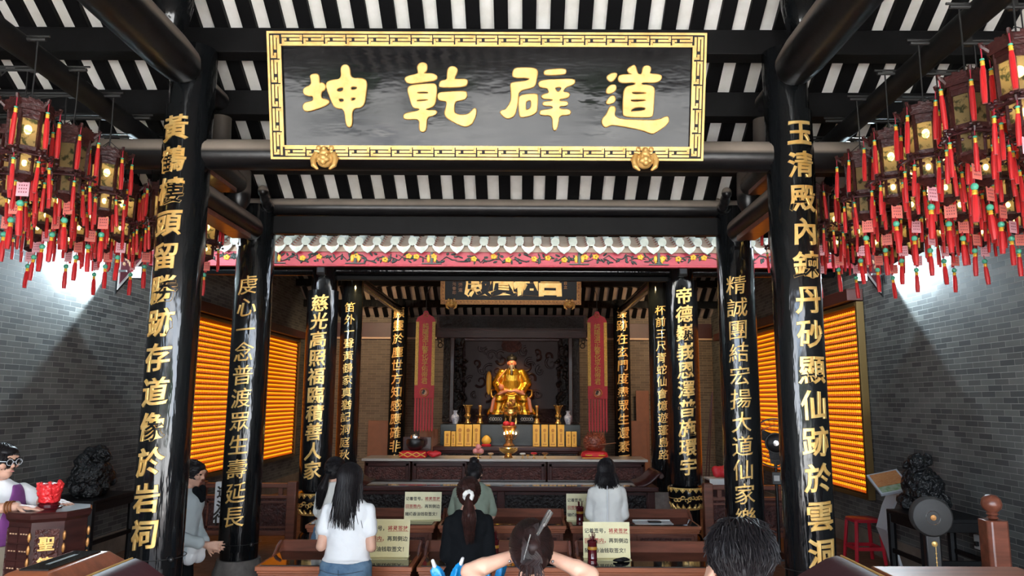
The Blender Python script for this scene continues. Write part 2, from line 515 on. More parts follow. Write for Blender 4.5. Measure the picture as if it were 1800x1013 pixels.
M['red_bag'] = mat('red_plastic_bag', (0.75, 0.03, 0.035), 0.25, bump=1.0, bscale=16, bdist=0.03)
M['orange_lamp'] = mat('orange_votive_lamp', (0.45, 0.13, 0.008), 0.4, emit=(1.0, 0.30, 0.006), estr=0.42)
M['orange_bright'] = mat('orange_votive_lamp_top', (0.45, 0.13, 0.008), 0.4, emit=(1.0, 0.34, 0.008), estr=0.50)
M['orange_low'] = mat('shadow_red_lamp_foot', (0.30, 0.05, 0.004), 0.4, emit=(1.0, 0.14, 0.001), estr=0.13)  # shadow below each lamp painted as a darker red foot
M['orange_back'] = mat('orange_lit_niche', (0.2, 0.05, 0.004), 0.5, emit=(0.8, 0.10, 0.001), estr=0.035)
M['gold_frame'] = mat('bronze_frame', (0.14, 0.085, 0.025), 0.4, metal=0.4)
M['flame'] = mat('candle_flame', (1, 0.7, 0.3), 0.4, emit=(1.0, 0.62, 0.25), estr=14)
M['face_red'] = mat('statue_face', (0.80, 0.30, 0.18), 0.35)
M['granite'] = mat('dark_green_granite', (0.010, 0.013, 0.011), 0.25, vary=0.4, vscale=80)
M['marble'] = mat('pale_counter_stone', (0.45, 0.42, 0.38), 0.25)
M['mesh_cover'] = mat('grey_fan_cover', (0.055, 0.053, 0.050), 0.6)
M['steel_light'] = mat('polished_steel', (0.6, 0.6, 0.6), 0.2, metal=0.9)
M['glasses'] = mat('clear_spectacle_frame', (0.55, 0.6, 0.65), 0.1)
M['green_paint'] = mat('painted_green', (0.05, 0.22, 0.08), 0.5)
M['white_panel'] = mat('white_lacquered_panel', (0.62, 0.65, 0.67), 0.3)
M['facade'] = mat('far_facade', (0.10, 0.09, 0.08), 0.8, vary=0.5, vscale=1.2)
M['hedge'] = mat('hedge_green', (0.03, 0.06, 0.02), 0.9, vary=0.5, vscale=6)
M['purple_panel'] = mat('plum_picture_ground', (0.13, 0.035, 0.05), 0.5)


def panel_shade(name, lit):
    """painted translucent lantern panel: pale paper with an ink landscape"""
    m = bpy.data.materials.new(name); m.use_nodes = True
    n = m.node_tree.nodes; l = m.node_tree.links; p = n['Principled BSDF']
    out = n['Material Output']
    t = n.new('ShaderNodeTexCoord')
    z = n.new('ShaderNodeTexNoise'); z.inputs['Scale'].default_value = 22; z.inputs['Detail'].default_value = 4
    l.new(t.outputs['Object'], z.inputs['Vector'])
    r = n.new('ShaderNodeValToRGB')
    r.color_ramp.elements[0].position = 0.38; r.color_ramp.elements[0].color = (0.10, 0.11, 0.05, 1)
    r.color_ramp.elements[1].position = 0.47; r.color_ramp.elements[1].color = (0.62, 0.47, 0.22, 1)
    l.new(z.outputs['Fac'], r.inputs['Fac'])
    l.new(r.outputs['Color'], p.inputs['Base Color'])
    p.inputs['Roughness'].default_value = 0.3
    tl = n.new('ShaderNodeBsdfTranslucent'); l.new(r.outputs['Color'], tl.inputs['Color'])
    tr = n.new('ShaderNodeBsdfTransparent'); l.new(r.outputs['Color'], tr.inputs['Color'])
    m1 = n.new('ShaderNodeMixShader'); m1.inputs[0].default_value = 0.55
    l.new(p.outputs[0], m1.inputs[1]); l.new(tl.outputs[0], m1.inputs[2])
    m2 = n.new('ShaderNodeMixShader'); m2.inputs[0].default_value = 0.45
    l.new(m1.outputs[0], m2.inputs[1]); l.new(tr.outputs[0], m2.inputs[2])
    l.new(m2.outputs[0], out.inputs['Surface'])
    return m


M['shade'] = panel_shade('painted_lantern_panel', True)

n_ = M['sun_sheet'].node_tree.nodes; l_ = M['sun_sheet'].node_tree.links
t_ = n_.new('ShaderNodeBsdfTranslucent'); t_.inputs['Color'].default_value = (0.11, 0.13, 0.15, 1)
l_.new(t_.outputs[0], n_['Material Output'].inputs['Surface'])
# ================================================================== THE SETTING
XW = 4.3


def roof_front(y):      # underside of the front hall's rear slope
    return 4.64 - 0.66 * (y - 5.5)


fl = MB(); fl.box(-4.5, 4.5, -1.7, 16.0, -0.12, 0.0); struct(fl.build('floor', M['floor'], smooth=False))
ds = MB(); ds.box(-2.62, 2.62, 10.36, 15.8, 0.0, 0.15); struct(ds.build('trim_1', M['redwood_light'], bevel=.01))
cy = MB(); cy.box(-25, 25, -40, -1.7, -0.4, -0.14); struct(cy.build('floor_courtyard', M['pave'], smooth=False))
RIDGE = (2.9, roof_front(2.9))
gable = [(-1.7, 0), (16.0, 0), (16.0, 3.6), (12.3, 5.75), (8.75, 3.72), (8.75, 3.5), (7.45, 3.5), (2.9, 6.66), (-1.7, 3.62)]
for side, s in (('left', -1), ('right', 1)):
    w = MB(); w.prism(gable, s * XW, s * (XW + .2), 'x')
    struct(w.build('wall_' + side, M['brick_side'], smooth=False))
    k = MB(); k.box(min(s * XW, s * (XW - .025)), max(s * XW, s * (XW - .025)), -1.7, 15.8, 0.0, 0.245)
    struct(k.build('baseboard_' + side, M['skirting'], bevel=.006))
w = MB(); w.box(-4.5, 4.5, 15.8, 16.0, 0, 3.75); struct(w.build('wall_back', M['brick_back'], smooth=False))
w = MB(); w.box(-4.29, 4.29, 15.74, 15.80, 3.03, 3.34); struct(w.build('trim_2', M['red_paint'], bevel=.004))
w = MB(); w.box(-4.29, 4.29, 15.72, 15.80, 2.99, 3.03); struct(w.build('trim_3', M['cream_line'], bevel=.004))

b = MB(); b.box(-4.5, 4.5, 7.15, 9.7, 4.12, 4.13); struct(b.build('added_sunshade_1', M['sun_sheet'], smooth=False))  # added unseen sheet over the roof gap, keeps direct sun off the desks
# roofs: pale boards over black rafters
t = .055
rf = MB()
rf.prism([(2.9, RIDGE[1] + t), (7.42, roof_front(7.42) + t), (7.42, roof_front(7.42) + t + .12), (2.9, RIDGE[1] + t + .15)], -4.3, 4.3, 'x')
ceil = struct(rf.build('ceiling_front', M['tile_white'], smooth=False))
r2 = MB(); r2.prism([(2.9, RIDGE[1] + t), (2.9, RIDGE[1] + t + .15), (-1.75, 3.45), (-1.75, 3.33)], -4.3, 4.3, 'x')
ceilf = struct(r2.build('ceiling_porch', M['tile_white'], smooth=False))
th = math.atan(.66)
L1 = (7.42 - 2.9) / math.cos(th)
ra = MB(); ra.box(-.055, .055, 0, L1, 0, .056)
rme = ra.mesh('rafter', M['rafter'], smooth=False)
n = 0
x = -1.246 - .2222 * 13
while x < 4.25:
    o = link('rafter', rme, ceil); o.location = (x, 2.9, RIDGE[1]); o.rotation_euler = (-th, 0, 0)
    x += .2222
L2 = math.hypot(2.9 + 1.75, RIDGE[1] - 3.30)
th2 = math.atan2(RIDGE[1] - 3.30, 4.65)
rb = MB(); rb.box(-.055, .055, -L2, 0, 0, .056)
rme2 = rb.mesh('rafter', M['rafter'], smooth=False)
x = -1.246 - .2222 * 13
while x < 4.25:
    o = link('rafter', rme2, ceilf); o.location = (x, 2.9, RIDGE[1]); o.rotation_euler = (th2, 0, 0)
    x += .2222


def beam(name, label, p0, p1, r, m='beam', parts=None, n=18, lip=None, cat='beam', group=None):
    b = MB(); b.tube([p0, p1], r, n)
    o = b.build(name, M[m], bevel=0)
    return tag(o, label, cat, group)


def plank(name, label, x0, x1, y0, y1, z0, z1, m='black_wood', cat='beam', bevel=.006):
    b = MB(); b.box(x0, x1, y0, y1, z0, z1)
    return tag(b.build(name, M[m], bevel=bevel), label, cat)


# purlins of the front roof
plank('purlin', 'thick flat black purlin crossing the hall behind the top of the big gold-lettered sign', -4.29, 4.29, 5.46, 5.62, 4.41, 4.615)
plank('purlin', 'flat black purlin behind the middle of the big sign, under the second stripe band', -4.29, 4.29, 5.93, 6.09, 4.085, 4.30)
plank('purlin', 'black purlin just below the round cross beam, above the lowest band of roof stripes', -4.29, 4.29, 6.42, 6.58, 3.76, 3.97)
beam('eave_purlin', 'round dusty black purlin at the rear edge of the front roof', (-4.29, 7.0, 3.565), (4.29, 7.0, 3.565), .085)
plank('lintel_board', 'wide flat black lintel board above the pale tiled eave', -2.2, 2.2, 6.96, 7.04, 3.294, 3.47, 'black_wood')
beam('tie_beam', 'thick round dusty cross beam just behind the lower edge of the big sign', (-2.15, 5.45, 3.567), (2.15, 5.45, 3.567), .118)
beam('tie_beam', 'round dusty cross beam from the left front column out to the left brick wall', (-4.29, 5.45, 3.567), (-2.45, 5.45, 3.567), .118)
beam('tie_beam', 'round dusty cross beam from the right front column out to the right brick wall', (2.45, 5.45, 3.567), (4.29, 5.45, 3.567), .118)
for s, nm in ((-1, 'left'), (1, 'right')):
    x = 2.3 * s
    # front log running towards the doorway
    tb = thing('porch_log_beam', 'massive black log beam running out from the top of the %s front column towards the entrance' % nm, 'beam', (x, 2.4, 4.2))
    b = MB(); b.tube([(0, -3.6, 0), (0, 2.6, 0), (0, 2.83, 0), (0, 2.92, 0)], [.165, .165, .15, .11], 22); b.build('log', M['beam'], tb)
    st = thing('king_strut', 'bulging black strut standing on the log beam in front of the %s front column' % nm, 'strut', (x, 5.02, 4.36))
    b = MB(); b.lathe([(.085, -.03), (.125, .06), (.15, .2), (.15, .36), (.13, .43)], 20); b.build('post', M['lacquer'], st)
    beam('ridge_side_purlin', 'black purlin carried by the bulging strut above the %s log beam' % nm, (x - .9 * s if s > 0 else -4.29, 5.02, 4.87), (4.29 if s > 0 else x + .9, 5.02, 4.87), .085)
    # lamp carrier running under the roof
    beam('lantern_beam', 'slim black beam carrying the %s lantern rods' % nm, (2.73 * s, -1.4, 3.89), (2.73 * s, 6.72, 3.75), .072, 'black_wood', n=14)
    # stepped beams between the front and second column
    sb = thing('side_beam', 'dusty log beam with red underside from %s front column back to the second column' % nm, 'beam', (x, 6.2, 3.31))
    b = MB(); b.tube([(0, -.58, 0), (0, .60, 0), (0, .66, -.01), (0, .70, -.02)], [.115, .115, .10, .07], 20); b.build('log', M['beam'], sb)
    b = MB(); b.box(-.085, .085, -.58, .40, -.145, -.10); b.build('red_underside', M['redwood'], sb, bevel=.004)
    sb = thing('side_beam', 'shorter log beam above the side beam, held by a short strut, behind the %s front column' % nm, 'beam', (x, 6.0, 3.62))
    b = MB(); b.tube([(0, -.4, 0), (0, .38, 0), (0, .44, -.01), (0, .48, -.02)], [.10, .10, .085, .05], 20); b.build('log', M['beam'], sb)
    b = MB(); b.box(-.07, .07, -.38, .25, -.125, -.085); b.build('red_underside', M['redwood'], sb, bevel=.004)
    sb = thing('side_beam', 'topmost short log with rounded end behind the top of the %s front column' % nm, 'beam', (x, 5.8, 4.2))
    b = MB(); b.tube([(0, -.2, 0), (0, .18, 0), (0, .25, -.01), (0, .29, -.03)], [.085, .085, .07, .03], 18); b.build('log', M['beam'], sb)
    for yy, z0, z1, w_, what in ((6.47, 3.42, 3.765, .105, 'lower'), (6.01, 3.72, 4.09, .085, 'upper')):
        b = MB(); b.lathe([(w_ * .6, z0 - .02), (w_ * .95, z0 + .05), (w_, z0 + .14), (w_ * .92, z1)], 18)
        tag(b.build('strut', M['beam'], loc=(x, yy, 0)), 'bulbous %s strut between the stacked side beams on the %s' % (what, nm), 'strut')
    b = MB()
    for k in range(7):
        a = k / 6
        b.ell((0, -.17 + .06 * k, -.1 * math.sin(a * 3.14) + .12), (.05, .055, .06), 10, 8)
    tag(b.blob('carved_bracket', M['beam'], None, .012, 3, loc=(2.17 * s, 6.88, 3.52)), 'carved dusty bracket beside the top of the %s second column' % nm, 'bracket')

# ------------------------------------------------------------------ writing
_gc = {}


def glyph(ch, bold=.02, depth=.02, cuts=0, slant=0.0, wob=0.0):
    key = (ch, bold, depth, cuts, slant, wob)
    if key in _gc:
        return _gc[key]
    c = bpy.data.curves.new('g', 'FONT'); c.body = ch; c.offset = bold; c.extrude = depth; c.resolution_u = 3
    c.bevel_depth = min(.009, depth); c.bevel_resolution = 0
    o = bpy.data.objects.new('g', c); COL.objects.link(o)
    me = bpy.data.meshes.new_from_object(o.evaluated_get(bpy.context.evaluated_depsgraph_get()))
    bpy.data.objects.remove(o); bpy.data.curves.remove(c)
    bm = bmesh.new(); bm.from_mesh(me); bpy.data.meshes.remove(me)
    bmesh.ops.remove_doubles(bm, verts=bm.verts, dist=1e-4)
    for v in bm.verts:
        x, y, z = v.co
        x -= .5 if ord(ch) > 255 else .25
        y -= .38
        if wob:
            p = Vector((x * 2.6 + ord(ch) % 97, y * 2.6, ord(ch) % 31))
            q = noise.noise_vector(p)
            x += wob * q.x; y += wob * q.y
        y += slant * x; x += slant * .5 * y
        v.co = (x, -z, y)
    if cuts:
        for i in range(-cuts, cuts + 1):
            xx = i / (cuts + 1) * .56
            g = bm.verts[:] + bm.edges[:] + bm.faces[:]
            bmesh.ops.bisect_plane(bm, geom=g, plane_co=(xx, 0, 0), plane_no=(1, 0, 0))
    bm.verts.ensure_lookup_table()
    for i, v in enumerate(bm.verts):
        v.index = i
    res = ([v.co.copy() for v in bm.verts], [[v.index for v in f.verts] for f in bm.faces])
    bm.free()
    _gc[key] = res
    return res


def write_flat(mb, text, x, z, size, pitch, y=0, bold=.02, depth=.02, mi=0, wob=0, slant=0, horizontal=True):
    """row (or column) of characters facing -y"""
    for ch in text:
        if ch not in ' ':
            v, f = glyph(ch, bold, depth, 0, slant, wob)
            mb.add([(x + p.x * size, y + p.y * size, z + p.z * size) for p in v], f, mi)
        if horizontal: x += pitch
        else: z -= pitch


def column(name, label, x, y, z1, r=.165, base=True, z0=.29, foot='stone'):
    t = thing(name, label, 'column', (x, y, 0))
    b = MB(); b.tube([(0, 0, z0), (0, 0, z1)], r, 36); b.build('shaft', M['lacquer'], t)
    if base:
        b = MB(); b.lathe([(r * 1.25, 0), (r * 1.3, .05), (r * 1.22, .08), (r * 1.32, .13), (r * 1.34, .18), (r * 1.2, .23), (r * 1.14, z0)], 32)
        b.build('stone_base', M['stone'], t)
    return t


def couplet(label, x, y, r, z0, z1, text, zf, zl, size, bold=.012, strap=False, ang=66, dx=0, slant=.10, wob=.05, group=None):
    t = thing('couplet_board', label, 'couplet board', (x, y, z0), group=group)
    ro = r + .018; ri = r + .001
    k = 22
    arc = [(ro * math.sin(R(-ang + 2 * ang * i / k)), -ro * math.cos(R(-ang + 2 * ang * i / k))) for i in range(k + 1)]
    arc2 = [(ri * math.sin(R(ang - 2 * ang * i / k)), -ri * math.cos(R(ang - 2 * ang * i / k))) for i in range(k + 1)]
    b = MB()
    pts = arc + arc2
    N = len(pts)
    vs = [(a, c, 0) for a, c in pts] + [(a, c, z1 - z0) for a, c in pts]
    fs = []
    for i in range(N):
        j = (i + 1) % N
        fs.append((i, j, j + N, i + N))
    for i in range(k):
        fs.append((i, i + 1, N - 2 - i, N - 1 - i)); fs.append((N + i, N + i + 1, 2 * N - 2 - i, 2 * N - 1 - i))
    b.add(vs, fs); b.build('board', M['lacquer'], t, angle=30)
    for i, ch in enumerate(text):
        z = zf + (zl - zf) * i / (len(text) - 1)
        v, f = glyph(ch, bold, .02, 7, slant, wob)
        c = MB()
        vv = []
        for p in v:
            a = (p.x * size + dx) / ro
            rr = ro + .004 - p.y * size
            vv.append((rr * math.sin(a), -rr * math.cos(a), z - z0 + p.z * size))
        c.add(vv, f); c.build('gold_character', M['gold'], t, smooth=True, angle=30)
    if strap:
        b = MB(); b.torus((0, 0, .06), ro + .002, .003, 40, 6)
        b.ell((.155, -.13, .06), (.018, .018, .018), 10, 8)
        b.build('iron_strap', M['steel'], t)
    return t


for s, nm in ((-1, 'left'), (1, 'right')):
    X = 2.3 * s
    column('column', 'tall black lacquered column carrying the %s end of the big sign beam, nearest row' % nm, X, 5.45, 4.41)
    column('column', 'black lacquered column behind the %s front column, beside the prayer desks' % nm, X, 7.0, 3.56)
    column('column', 'black column behind the crimson eave on the %s, with a painted bowl foot' % nm, X, 9.46, 4.0, z0=.12, base=False)
    column('column', 'slimmer black column at the %s end of the pale stone counter' % nm, X, 11.05, 4.5, z0=.42, r=.15)
    column('column', 'farthest black column on the %s, near the rear brick wall' % nm, X, 15.32, 3.78, z0=.3)

couplet('tall black couplet board with 13 gold characters on the left front column', -2.3, 5.45, .165, .56, 3.915, '黃鶴樓頭留勝跡存道像於岩祠', 3.718, .791, .208, strap=True, dx=-.03)
couplet('tall black couplet board with 13 gold characters on the right front column', 2.3, 5.45, .165, .50, 3.905, '玉清殿內鍊丹砂顯仙跡於雲洞', 3.703, .687, .208, strap=True, dx=.03, slant=.04)
couplet('narrow black couplet board with 11 slim gold characters on the left second column', -2.3, 7.0, .165, .37, 3.15, '虔心一念普渡眾生壽延長', 2.772, .676, .19, bold=-.004, strap=True, dx=.0)
couplet('narrow black couplet board with 11 slim gold characters on the right second column', 2.3, 7.0, .165, .37, 3.155, '精誠團結宏揚大道仙家樂', 2.792, .685, .19, bold=-.004, strap=True, dx=-.04)
couplet('black couplet board with ten bold brushed gold characters above the left painted bowl foot', -2.3, 9.46, .19, .62, 3.09, '慈光高照福臨積善人家', 2.917, .86, .222, bold=.012, ang=74)
couplet('black couplet board with ten bold brushed gold characters above the right painted bowl foot', 2.3, 9.46, .19, .70, 3.23, '帝德巍峩恩澤普施環宇', 3.031, .92, .222, bold=.012, ang=74)
couplet('narrow black couplet board with small running gold script, left of the counter', -2.3, 11.05, .15, .72, 3.27, '笛外一聲黃鶴家真猶記洞庭秋', 3.065, .927, .155, bold=.0, wob=.07)
couplet('narrow black couplet board with small running gold script, right of the counter', 2.3, 11.05, .15, .72, 3.22, '杯前三尺青蛇仙會憶遊蓬島路', 3.043, .947, .155, bold=.0, wob=.07)
couplet('rearmost black couplet board with gold characters left of the altar', -2.3, 15.32, .165, .35, 3.71, '顯靈於塵世方知感應確非虛', 3.49, .52, .238, bold=.004)
couplet('rearmost black couplet board with gold characters right of the altar', 2.3, 15.32, .165, .35, 3.71, '發跡在玄門度盡眾生還素願', 3.51, .53, .238, bold=.004)

# painted bowl feet of the third columns
for s, nm, dz in ((-1, 'left', -.085), (1, 'right', 0)):
    t = thing('column_foot', 'black bowl-shaped column foot with gold lotus rims and gold relief, %s side' % nm, 'column base', (2.3 * s, 9.46, 0))
    b = MB(); b.lathe([(.17, 0), (.19, .03), (.17, .08), (.13, .12), (.12, .2), (.16, .27 + dz), (.14, .36 + dz), (.15, .40 + dz), (.19, .45 + dz), (.212, .53 + dz), (.214, .60 + dz), (.208, .66 + dz), (.17, .68 + dz)], 36)
    b.build('bowl', M['lacquer'], t)
    for zz, rr, h, sg in ((.655 + dz, .2135, .045, -1), (.405 + dz, .168, .06, 1)):
        b = MB(); b.torus((0, 0, zz), rr, .008, 40, 8)
        for k in range(16):
            a = 2 * math.pi * k / 16; da = math.pi / 16
            r2 = .216 if sg < 0 else .203
            pa = [(rr * math.cos(a - da), rr * math.sin(a - da), zz), (r2 * math.cos(a), r2 * math.sin(a), zz + sg * h), (rr * math.cos(a + da), rr * math.sin(a + da), zz)]
            b.tube(pa, [.006, .009, .006], 6); b.ell(((rr + r2) / 2 * 1.01 * math.cos(a), (rr + r2) / 2 * 1.01 * math.sin(a), zz + sg * h * .4), (.012, .020, h * .42), 8, 6, rot=(0, 0, a))
        b.build('gold_lotus_rim', M['gold'], t)
    b = MB(); rr_ = random.Random(3)
    for k in range(9):
        a0 = -math.pi / 2 + (k - 4) * .2; zz = .535 + dz + rr_.uniform(-.02, .02); q = rr_.uniform(0, 6)
        pts = []
        for i in range(9):
            u = q + i * .75; rad = .03 * (1 - i / 11)
            a = a0 + rad * math.cos(u) / .21; pts.append((.216 * math.cos(a), .216 * math.sin(a), zz + rad * math.sin(u)))
        b.tube(pts, [.009 - .0006 * i for i in range(9)], 6)
    b.torus((0, 0, .535 + dz), .2115, .004, 40, 5)
    b.build('gold_relief', M['gold'], t)

# ------------------------------------------------------------------ the two name boards


def poly_glyph(outers, holes, cx, cz, sc, depth, name, parent, m):
    c = bpy.data.curves.new('p', 'CURVE'); c.dimensions = '2D'; c.fill_mode = 'BOTH'; c.extrude = depth; c.bevel_depth = .006; c.bevel_resolution = 1
    def cha(p):
        for _ in range(2):
            q = []
            for i in range(len(p)):
                a = p[i]; b2 = p[(i + 1) % len(p)]
                q.append((a[0] * .75 + b2[0] * .25, a[1] * .75 + b2[1] * .25)); q.append((a[0] * .25 + b2[0] * .75, a[1] * .25 + b2[1] * .75))
            p = q
        return p
    for poly in outers + holes:
        poly = cha(poly)
        sp = c.splines.new('POLY'); sp.points.add(len(poly) - 1); sp.use_cyclic_u = True
        for i, (x, y) in enumerate(poly):
            sp.points[i].co = (cx + (x - 506) * sc, cz - (y - 506) * sc, 0, 1)
    o = bpy.data.objects.new('p', c); COL.objects.link(o)
    me = bpy.data.meshes.new_from_object(o.evaluated_get(bpy.context.evaluated_depsgraph_get()))
    bpy.data.objects.remove(o); bpy.data.curves.remove(c)
    for v in me.vertices:
        v.co = (v.co.x, -v.co.z, v.co.y)
    me.materials.clear(); me.materials.append(m); me.name = name
    return link(name, me, parent, loc=(0, -.008, 0))


def fret(mb, x0, x1, z0, z1, unit, y0, y1, horizontal, lw):
    """meander strip filling the rectangle"""
    L = (x1 - x0) if horizontal else (z1 - z0)
    n = max(1, round(L / unit)); u = L / n; h = (z1 - z0) if horizontal else (x1 - x0)
    segs = [((0.03, 1), (.93, 1)), ((.93, 1), (.93, .5)), ((.93, .5), (.40, .5)), ((.10, 0), (.97, 0)), ((.10, 0), (.10, .5)), ((.10, .5), (.26, .5))]
    lw = h * .25
    for k in range(n):
        for a, b in segs:
            la, lb = sorted((a[0] * u + k * u, b[0] * u + k * u)); ha, hb = sorted((lw / 2 + a[1] * (h - lw), lw / 2 + b[1] * (h - lw)))
            if abs(a[1] - b[1]) > 1e-6: la -= lw / 2; lb += lw / 2
            ha -= lw / 2; hb += lw / 2
            la = max(la, 0); lb = min(lb, L)
            if horizontal: mb.box(x0 + la, x0 + lb, y0, y1, z0 + ha, z0 + hb)
            else: mb.box(x0 + ha, x0 + hb, y0, y1, z0 + la, z0 + lb)


def name_board(name, label, loc, tilt, W, H, fw, unit, gm, fm, pm='sign_lacquer'):
    t = thing(name, label, 'sign', loc)
    t.rotation_euler = (tilt, 0, 0)
    b = MB(); b.box(-W / 2 + fw, W / 2 - fw, 0, .035, fw, H - fw); b.build('black_panel', M[pm], t, smooth=False)
    b = MB()
    for x0, x1, z0, z1 in ((-W / 2, W / 2, 0, fw), (-W / 2, W / 2, H - fw, H), (-W / 2, -W / 2 + fw, fw, H - fw), (W / 2 - fw, W / 2, fw, H - fw)):
        b.box(x0, x1, -.018, .035, z0, z1)
    b.build('frame', fm, t, smooth=False)
    b = MB(); lw = fw * .155; e = .004
    y0, y1 = -.027, -.017
    for a, c in ((0, lw), (fw - lw * .75, fw)):
        b.box(-W / 2 + a, W / 2 - a, y0, y1, a, c); b.box(-W / 2 + a, W / 2 - a, y0, y1, H - c, H - a)
        b.box(-W / 2 + a, -W / 2 + c, y0, y1, c, H - c); b.box(W / 2 - c, W / 2 - a, y0, y1, c, H - c)
    i0 = lw * 1.6; i1 = fw - lw * .75 - .0
    fret(b, -W / 2 + fw, W / 2 - fw, i0, i1, unit, y0, y1, True, lw)
    fret(b, -W / 2 + fw, W / 2 - fw, H - i1, H - i0, unit, y0, y1, True, lw)
    fret(b, -W / 2 + i0, -W / 2 + i1, i0, H - i0, unit, y0, y1, False, lw)
    fret(b, W / 2 - i1, W / 2 - i0, i0, H - i0, unit, y0, y1, False, lw)
    b.build('gold_key_fret', gm, t, smooth=False)
    return t


def boss(loc, label, s, m, group=None):
    t = thing('lion_head_bracket', label, 'bracket', loc, group=group)
    b = MB()
    b.ell((0, .02, 0), (.062 * s, .04 * s, .062 * s), 16, 12)
    b.ell((0, -.018 * s, .035 * s), (.034 * s, .03 * s, .026 * s))
    b.ell((0, -.03 * s, .060 * s), (.018 * s, .02 * s, .018 * s))
    b.ell((0, -.03 * s, -.005 * s), (.026 * s, .03 * s, .020 * s))
    b.ell((0, -.035 * s, -.035 * s), (.022 * s, .024 * s, .024 * s))
    for q in (-1, 1):
        b.ell((q * .026 * s, -.03 * s, -.020 * s), (.020 * s, .020 * s, .016 * s))
        b.ell((q * .022 * s, -.034 * s, .014 * s), (.011 * s, .011 * s, .010 * s))
        b.ell((q * .044 * s, 0, .074 * s), (.020 * s, .014 * s, .020 * s))
        b.tube([(q * .058 * s, 0, .04 * s), (q * .078 * s, -.005, -.01 * s), (q * .07 * s, -.01, -.055 * s), (q * .038 * s, -.012, -.085 * s)], [.018 * s, .022 * s, .02 * s, .008 * s], 8)
    b.blob('lion_head', m, t, .005 * s, 1)
    b = MB(); b.box(-.02 * s, .02 * s, .02, .16, -.02 * s, .02 * s); b.build('iron_arm', M['steel'], t)
    return t


